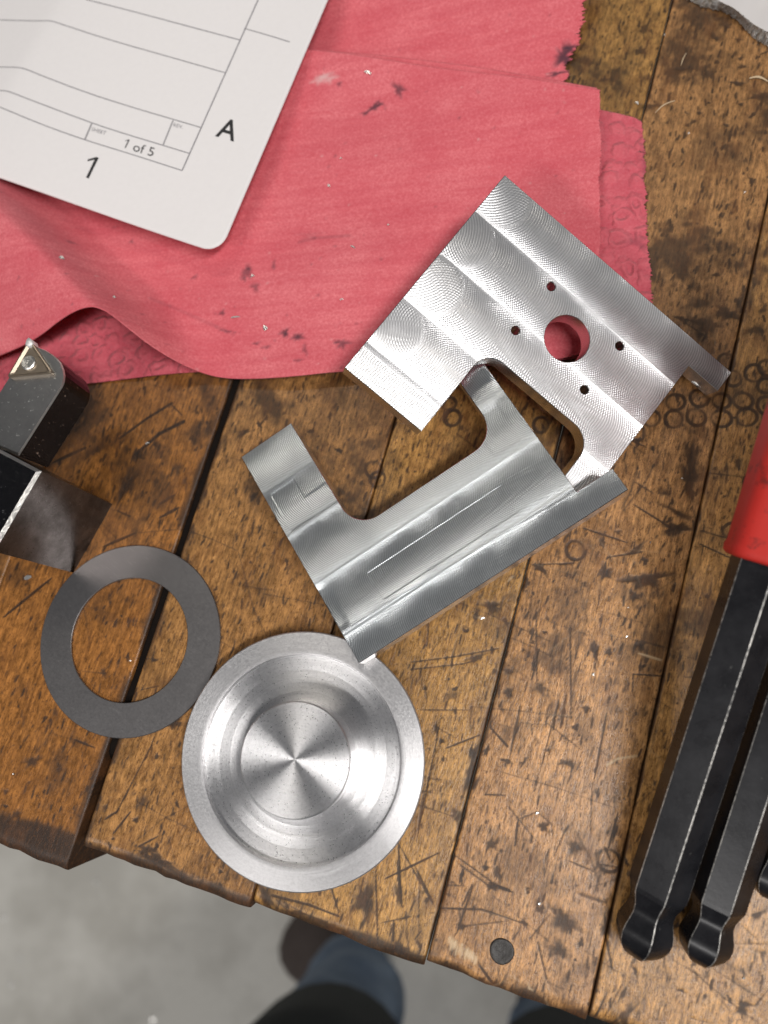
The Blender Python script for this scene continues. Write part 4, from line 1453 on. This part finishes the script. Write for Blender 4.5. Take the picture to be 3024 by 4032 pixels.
def hex_key(A, d, nvec, af, length, label, neck=6.2, ball=1.0):
    """ball-end hex key: A = ball centre (mm), d = axis direction, nvec = normal of the upper flat"""
    A = np.asarray(A, float); d = np.asarray(d, float) / np.linalg.norm(d)
    nv_ = np.asarray(nvec, float); nv_ = nv_ - d * (nv_ @ d); nv_ /= np.linalg.norm(nv_)
    sv = np.cross(d, nv_)
    R = af / math.sqrt(3)
    root = empty("hex_key", (A[0], A[1], 0))
    tag(root, label, "hex key", None)
    # (distance along the axis, radius factor)
    prof = [(-.50 * af, .30), (-.475 * af, .46), (-.40 * af, .64), (-.28 * af, .82), (-.12 * af, .95), (.04 * af, .985), (.18 * af, .94), (.36 * af, .83), (.48 * af, .78),
            (.62 * af, .80), (.80 * af, .92), (.90 * af, .985), (1.0 * af, 1.0), (length * .4, 1.0), (length, 1.0)]
    ch = .019
    V, T = [], []
    for s, k in prof:
        for i in range(6):
            for o in (-1, 1):
                an = math.radians(30 + 60 * i) + o * ch
                rr = R * k * math.cos(ch) * (1 if k > .99 else 1)
                V.append(A + d * s + (nv_ * math.cos(an) + sv * math.sin(an)) * rr)
    m_ = 12
    F1, F2 = [], []
    for r in range(len(prof) - 1):
        for i in range(m_):
            q = (r * m_ + i, r * m_ + (i + 1) % m_, (r + 1) * m_ + (i + 1) % m_, (r + 1) * m_ + i)
            (F2 if (i % 2 == 0) else F1).append(q)
    F1.append(tuple(range(m_))[::-1])
    F1.append(tuple(range((len(prof) - 1) * m_, len(prof) * m_)))
    # flats of the shaft, the ball end and the worn arrises
    nb = 11
    shaft = [f for f in F1 if min(f) >= nb * m_]
    ballf = [f for f in F1 + F2 if min(f) < nb * m_]
    mesh_obj("shaft", V, shaft, M_OXIDE, root)
    bo = mesh_obj("ball_end", V, ballf, M_OXIDE, root, smooth=True)
    bo.data.set_sharp_from_angle(angle=math.radians(27))
    bo.data.materials.append(M_HEXEDGE)
    nb1 = len([f for f in F1 if min(f) < nb * m_])
    for pi_ in range(nb1, len(ballf)):
        bo.data.polygons[pi_].material_index = 1
    for i in range(0, m_, 2):
        mesh_obj("worn_arris", V, [f for f in F2 if min(f) >= nb * m_ and f[0] % m_ == i], M_HEXEDGE, root)
    return root, d, nv_, sv, A


A1 = W(1391, 2011, 5.3)
roll = math.radians(22)
n0 = np.array([-math.sin(roll), .10, math.cos(roll)])
top_up = W(1631, 1239, 31.0)
B1_ = top_up - n0 / np.linalg.norm(n0) * 5.0
k1d = B1_ - A1
k1d /= np.linalg.norm(k1d)
root1, d1, nn1, sv1, _ = hex_key(A1, k1d, n0, 10.0, 150.0, "large black ball-end hex key with a red vinyl grip")
# red grip: a moulded sleeve, slightly flattened, with a rolled lip
s0 = float(np.linalg.norm(W(1605, 1203, 26) - A1))
gp = [(s0, .62), (s0 - .1, .95), (s0 + .5, 1.04), (s0 + 1.6, 1.06), (s0 + 2.6, 1.02), (s0 + 14, 1.05), (s0 + 40, 1.12), (s0 + 60, 1.12), (s0 + 62, .9)]
V = []
ns = 40
for s, kf in gp:
    for i in range(ns):
        a = 2 * math.pi * i / ns
        hexr = 1 + .035 * math.cos(6 * a + math.pi)
        V.append(A1 + d1 * s + (nn1 * math.cos(a) * 6.5 + sv1 * math.sin(a) * 7.0) * kf * hexr)
F = [(r * ns + i, r * ns + (i + 1) % ns, (r + 1) * ns + (i + 1) % ns, (r + 1) * ns + i) for r in range(len(gp) - 1) for i in range(ns)]
F += [tuple(range((len(gp) - 1) * ns, len(gp) * ns)), tuple(range(ns))[::-1]]
mesh_obj("grip", V, F, M_GRIP, root1, smooth=True)

A2 = W(1524, 2030, 4.9)
r2 = math.radians(16)
n2v = np.array([-math.sin(r2), .05, math.cos(r2)])
# second key: direction from its visible arris
p_lo = W(1546.4, 1987.7, 9.3)
p_hi = W(1620.8, 1755.5, 14.5)
d2 = p_hi - p_lo
hex_key(A2, d2, n2v, 9.0, 140.0, "medium black ball-end hex key lying between two other keys")
A3 = W(1672, 1893, 4.6)
hex_key(A3, d2 * np.array([1, 1, 1.0]), n2v, 8.5, 130.0, "black hex key with only its ball end in view")

# ------------------------------------------------------------------ plastic bag
mt, nt, b = new_mat("milky_plastic")
n1 = noise(nt, mapped(nt), 60, 3, .5)
link(nt, mixc(nt, n1, (.60, .575, .57), (.66, .64, .635)), b.inputs['Base Color'])
b.inputs['Roughness'].default_value = .3
bump(nt, b, n1, .0004, .4)
M_BAG = mt
mt, nt, b = new_mat("crinkled_clear_film")
v = mapped(nt)
n1 = noise(nt, mapped(nt, math.radians(-20), (500, 1100, 500)), 1.0, 5, .75)
link(nt, mixc(nt, ramp(nt, n1, [(.42, 0.0), (.56, 1.0)]), (.70, .60, .48), (1.0, .96, .92)), b.inputs['Base Color'])
b.inputs['Roughness'].default_value = .2
b.inputs['IOR'].default_value = 1.45
b.inputs['Transmission Weight'].default_value = .2
b.inputs['Alpha'].default_value = 1.0
bump(nt, b, n1, .004, 1.0)
M_FILM = mt
inner = [(1490, -60), (1530, -25), (1552, 2), (1580, 14), (1604, 32), (1625, 50), (1645, 62), (1690, 84), (1760, 110)]
outer = [(1440, -60), (1470, -12), (1510, 10), (1560, 20), (1592, 40), (1620, 72), (1645, 92), (1690, 112), (1760, 140)]
nI = 260
I_ = smooth_curve([W(x, y, 3.2)[:2] for x, y in inner], nI)
O_ = smooth_curve([W(x, y, .6)[:2] for x, y in outer], nI)
bag = empty("plastic_bag", (O_[nI // 2][0], O_[nI // 2][1], 0))
tag(bag, "milky white plastic bag with a crinkled clear edge lying on the bench", "bag")
far = np.array([W(1760, -120, 5)[:2]] * nI)
t = np.linspace(0, 1, 24)[:, None]
rows = []
for tt in np.linspace(0, 1, 24):
    p = I_ * (1 - tt) + far * tt
    rows.append(np.c_[p, np.full(nI, 3.0 + 5.0 * math.sin(min(1, tt * 1.4) * math.pi / 2)) + .25 * np.sin(np.arange(nI) * .076 + tt * 5)])
mesh_obj("pouch", np.concatenate(rows), grid_faces(24, nI)[:, ::-1], M_BAG, bag, smooth=True)
rows = []
rj = np.random.default_rng(5)
jit = np.convolve(rj.normal(0, .8, nI), [.25, .5, .25], 'same')
for q_, tt in enumerate(np.linspace(0, 1, 12)):
    p = O_ * (1 - tt) + I_ * tt
    z = .25 + 2.9 * tt ** .8 + .55 * np.sin(np.arange(nI) * .62 + q_ * .3) * math.sin(tt * math.pi) + (jit * .6 + rj.normal(0, .22, nI)) * math.sin(tt * math.pi)
    pp = p.copy()
    if tt < .2: pp[:, 1] += jit * .5
    rows.append(np.c_[pp, np.maximum(z, .2)])
mesh_obj("clear_edge", np.concatenate(rows), grid_faces(12, nI)[:, ::-1], M_FILM, bag, smooth=True)

# ------------------------------------------------------------------ chips and swarf
mt, nt, b = new_mat("bright_chip")
b.inputs['Base Color'].default_value = (.72, .71, .69, 1)
b.inputs['Metallic'].default_value = .9
b.inputs['Roughness'].default_value = .35
M_CHIP = mt
mt, nt, b = new_mat("pale_splinter")
b.inputs['Base Color'].default_value = (.55, .42, .27, 1)
b.inputs['Roughness'].default_value = .6
M_SPL = mt


def chip(name, pos, L, w, ang, curl, mat, label, cat, group):
    """a thin curled sliver, thick enough to have sides"""
    n = 7
    ca, sa = math.cos(ang), math.sin(ang)
    top, bot = [], []
    for i in range(n):
        t = i / (n - 1)
        lx = (t - .5) * L
        ly = curl * math.sin(t * math.pi)
        hw = w * .5 * (.45 + .55 * math.sin(min(1, max(0, t * 1.1)) * math.pi))
        z = .10 + abs(curl) * .35 * math.sin(t * math.pi * 1.3)
        for s in (-1, 1):
            x, y = lx, ly + s * hw
            top.append((pos[0] + x * ca - y * sa, pos[1] + x * sa + y * ca, pos[2] + z + .14 + (.06 if s > 0 else 0)))
            bot.append((pos[0] + x * ca - y * sa, pos[1] + x * sa + y * ca, pos[2] + z))
    k = len(top)
    F = []
    for i in range(n - 1):
        a = 2 * i
        F += [(a, a + 2, a + 3, a + 1), (k + a, k + a + 1, k + a + 3, k + a + 2), (a, k + a, k + a + 2, a + 2), (a + 1, a + 3, k + a + 3, k + a + 1)]
    F += [(0, 1, k + 1, k), (2 * n - 2, k + 2 * n - 2, k + 2 * n - 1, 2 * n - 1)]
    o = mesh_obj(name, np.array(top + bot), F, mat, None, origin=pos)
    tag(o, label, cat, group)
    return o


LB = [(KC, 1338, 702, .7, .5, .4, "bench board below the filled round dent"), (KC, 1468, 190, .7, .35, 1.0, "bench beside a long scratch right of the stamped ring"),
      (KC, 852, 1663, 1.0, .6, .3, "bench just above the small square dent"), (KC, 865, 2155, .7, .6, 1.1, "bench above the black round plug"),
      (KC, 1160, 906, .9, .5, 1.3, "bench left of the square-cornered notch mark"), (K5, 965, 825, 1.3, .6, .4, "bench in a deep gouge beside the tool holder"),
      (K5, 185, 1700, 2.4, 1.7, .3, "dark wood between tool holder and steel ring"), (KT, 375, 440, .9, .6, 1.2, "bench at the board joint under the bag"),
      (KT, 20, 1295, 1.3, .7, -.8, "bench just above the towel's upper corner"), (KR, 1390, 455, .6, .3, .5, "dark board between towel edge and bag"),
      (KR, 1580, 655, .7, .35, .6, "dark board above the stamped rings"), (KB, 1410, 1680, .7, .5, .2, "bench beyond the hex key tips"),
      (KL, 1355, 177, .5, .5, 0, "scuffed wood right of the black plug"), (K8, 950, 190, .7, .4, .2, "wood inside the steel ring"),
      (K6, 975, 1380, .45, .35, 0, "bench beside the long dark stain"), (KC, 555, 603, 1.3, .5, .35, "bench at a dark scuff under the bracket edge"),
      (K8, 100, 1010, .5, .35, 0, "reddish board below the steel ring"), (KC, 1345, 545, .5, .3, 0, "bench under the small round dent"),
      (KC, 1325, 1585, .5, .35, 1, "worn board beside the hex key shadow")]
for cr, x, y, L, w, a, where in LB:
    p = K(cr, x, y)
    chip("metal_chip", (p[0], p[1], .02), L * .8, w * .65, a, rng.uniform(.05, .25), M_CHIP, "tiny bright chip on the " + where, "chip", "aluminium chips on the bench")
LT = [(KR, 300, 250, 2.0, .8, -.5, "near its folded top edge"), (KR, 168, 632, .9, .6, -1, "between the drawing and the plate's top corner"), (KR, 250, 840, 1.4, .35, -.6, "left of the plate's upper edge"),
      (KP, 288, 438, 1.7, .8, -.2, "on the raised ridge below the drawing"), (KP, 1240, 765, 1.0, 1.5, .4, "beside small black specks near its lower edge"),
      (KP, 1595, 630, .9, .35, .3, "close to the plate's left edge"), (KP, 1180, 522, 1.0, .6, .3, "in the middle of a black smudge"), (KP, 1100, 712, 2.4, .4, .05, "next to a round black spot"),
      (KP, 535, 620, .8, .6, 0, "above the arched fold"), (KR, 370, 765, .5, .4, 0, "above the plate's left corner shadow"), (KR, 210, 540, .5, .3, 0, "under the oily dashes")]
for cr, x, y, L, w, a, where in LT:
    p = Wz((x / cr[2] + cr[0]) / S0, (y / cr[2] + cr[1]) / S0, z_top)
    chip("metal_chip", tuple(p + np.array([0, 0, .03])), L, w, a, rng.uniform(.05, .3), M_CHIP, "tiny bright chip on the red towel " + where, "chip", "aluminium chips on the towel")
p = KW(KT, 605, 745, .02); chip("wood_splinter", tuple(p), 4.0, .24, 1.15, .15, M_SPL, "straight pale wood splinter lying on the dark bench board near the bag", "splinter", None)
p = KW(KT, 375, 1335, .02); chip("wood_splinter", tuple(p), 6.0, .24, .55, .5, M_SPL, "long bent pale splinter on the bench beside the towel corner", "splinter", None)
p = KW(KT, 1540, 1000, .02); chip("wood_splinter", tuple(p), 4.6, .55, -.3, .6, M_SPL, "broad frayed pale splinter curl on the bench board below the bag", "splinter", None)
p = W(1505, 829, 2.2); chip("metal_chip", tuple(p), 2.4, 1.6, -.6, .3, M_CHIP, "bright curled aluminium chip caught in the hook notch of the tilted plate", "chip", None)

# ------------------------------------------------------------------ the person standing at the bench
mt, nt, b = new_mat("blue_denim")
v = mapped(nt)
n1 = noise(nt, v, 14, 4, .6)
n2 = noise(nt, v, 1200, 3, .6)
c = mixc(nt, ramp(nt, n1, [(.35, 0.0), (.7, 1.0)]), (.11, .17, .27), (.25, .33, .44))
c = mixc(nt, mth(nt, 'MULTIPLY', n2, .3), c, (.25, .29, .34))
link(nt, c, b.inputs['Base Color'])
b.inputs['Roughness'].default_value = .9
M_DENIM = mt
mt, nt, b = new_mat("thigh_shade_cloth")
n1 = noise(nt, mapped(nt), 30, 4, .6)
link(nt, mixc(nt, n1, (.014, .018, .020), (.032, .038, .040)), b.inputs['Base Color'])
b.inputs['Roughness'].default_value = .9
M_THIGH_SHADE = mt
mt, nt, b = new_mat("brown_suede")
n1 = noise(nt, mapped(nt), 60, 4, .6)
link(nt, mixc(nt, n1, (.06, .045, .040), (.12, .095, .085)), b.inputs['Base Color'])
b.inputs['Roughness'].default_value = .85
M_SHOE = mt

person = empty("person", (-60, -380, FZ))
tag(person, "person standing at the bench front in blue jeans, thighs dark with painted-in shade, and brown shoes", "person")


def limb(name, J, rad, mat, nseg=28, per=7, fold=0.0, seed=1):
    """one continuous tapered tube through the joints J (mm) with oval radii"""
    J = np.asarray(J, float)
    pts = smooth_curve(np.c_[J, np.asarray(rad, float)], per * len(J), 3)
    C, R = pts[:, :3], pts[:, 3]
    T = np.gradient(C, axis=0)
    T /= np.linalg.norm(T, axis=1)[:, None]
    V = []
    ref = np.array([1.0, 0, 0])
    for i in range(len(C)):
        t = T[i]
        x = ref - t * (ref @ t); x /= np.linalg.norm(x)
        y = np.cross(t, x)
        for k in range(nseg):
            a = 2 * math.pi * k / nseg
            w = 1 + fold * (math.sin(i * 1.3 + 2 * math.sin(a + seed)) * .6 + math.sin(i * .7 + 3 * a) * .4)
            V.append(C[i] + (x * math.cos(a) + y * math.sin(a)) * R[i] * w)
    n = len(C)
    F = [(i * nseg + k, i * nseg + (k + 1) % nseg, (i + 1) * nseg + (k + 1) % nseg, (i + 1) * nseg + k) for i in range(n - 1) for k in range(nseg)]
    F += [tuple(range(nseg))[::-1], tuple(range((n - 1) * nseg, n * nseg))]
    return mesh_obj(name, V, F, mat, person, smooth=True)


# legs and hips as one skinned body
def wj(px, py, z, r): return (*W(px, py, z)[:2], z, r)


J = {'pel': (-60, -500, 60, 110), 'hl': (-135, -470, -20, 82), 'kl': wj(680, 2362, -430, 60), 'cl': wj(762, 2160, -640, 55), 'al': wj(768, 2110, -820, 50),
     'hr': (40, -480, -20, 82), 'kr': wj(1240, 2415, -430, 62), 'cr': wj(1220, 2310, -580, 56), 'ar': wj(1200, 2240, -800, 47)}
names = list(J)
me = bpy.data.meshes.new("body")
me.from_pydata([tuple((np.array(J[n_][:3]) - np.array([-60, -380, FZ])) * .001) for n_ in names], [(0, 1), (1, 2), (2, 3), (3, 4), (0, 5), (5, 6), (6, 7), (7, 8)], [])
body = bpy.data.objects.new("body", me)
COL.objects.link(body)
body.parent = person
sk = body.modifiers.new("skin", 'SKIN')
for i, n_ in enumerate(names):
    sv_ = me.skin_vertices[0].data[i]
    sv_.radius = (J[n_][3] * .001, J[n_][3] * .001)
    sv_.use_root = (i == 0)
body.modifiers.new("sub", 'SUBSURF').levels = 3
body.modifiers["sub"].render_levels = 3
tx = bpy.data.textures.new("cloth_folds", 'CLOUDS')
tx.noise_scale = .07
dm = body.modifiers.new("folds", 'DISPLACE')
dm.texture = tx
dm.strength = .025
me.materials.append(M_DENIM)
# dark sleeves painting the shade on both thighs, down to the knees
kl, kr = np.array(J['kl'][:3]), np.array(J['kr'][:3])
limb("thigh_shade", [(-130, -480, 20), (-135, -430, -160), kl + (0, -30, 110), kl + (0, -4, 20), kl + (0, -10, -40)], [90, 86, 78, 72, 68], M_THIGH_SHADE, fold=.02)
limb("thigh_shade", [(40, -490, 20), (42, -440, -160), kr + (0, -30, 110), kr + (0, -8, 20), kr + (2, -14, -40)], [90, 86, 78, 72, 68], M_THIGH_SHADE, fold=.02, seed=3)


def shoe(heel, toe):
    heel, toe = np.array(heel, float), np.array(toe, float)
    d = (toe - heel); L = np.linalg.norm(d); d /= L
    s = np.array([-d[1], d[0]])
    V = []
    st = [(0, .55, 62), (.05, .85, 78), (.2, 1.0, 84), (.38, .95, 74), (.55, 1.05, 58), (.72, 1.12, 48), (.86, 1.0, 42), (.95, .75, 34), (1.0, .35, 20)]
    ns = 16
    for t, w, h in st:
        for k in range(ns):
            a = math.pi * k / (ns - 1)
            x = math.cos(a) * 44 * w
            z = (math.sin(a) ** .6) * h
            p = heel + d * L * t + s * x
            V.append((p[0], p[1], FZ + .5 + z))
    F = [(i * ns + k, i * ns + k + 1, (i + 1) * ns + k + 1, (i + 1) * ns + k) for i in range(len(st) - 1) for k in range(ns - 1)]
    F += [(i * ns, (i + 1) * ns, (i + 1) * ns + ns - 1, i * ns + ns - 1) for i in range(len(st) - 1)]
    F += [tuple(range(ns)), tuple(range((len(st) - 1) * ns, len(st) * ns))[::-1]]
    mesh_obj("shoe", V, F, M_SHOE, person, smooth=True)


shoe(W(800, 2130, FZ)[:2], W(632, 1985, FZ)[:2])
shoe(W(1215, 2300, FZ)[:2], W(1195, 2120, FZ)[:2])

# bright chips swept onto the floor
for px, py in ((10, 1980), (45, 2070), (25, 2125), (330, 2205), (210, 1905)):
    p = W(px, py, FZ)
    chip("metal_chip", (p[0], p[1], FZ + .3), rng.uniform(5, 8), rng.uniform(3, 5), rng.uniform(0, 3), 1.0, M_CHIP,
         "bright metal chip lying on the grey concrete floor", "chip", "metal chips on the floor")
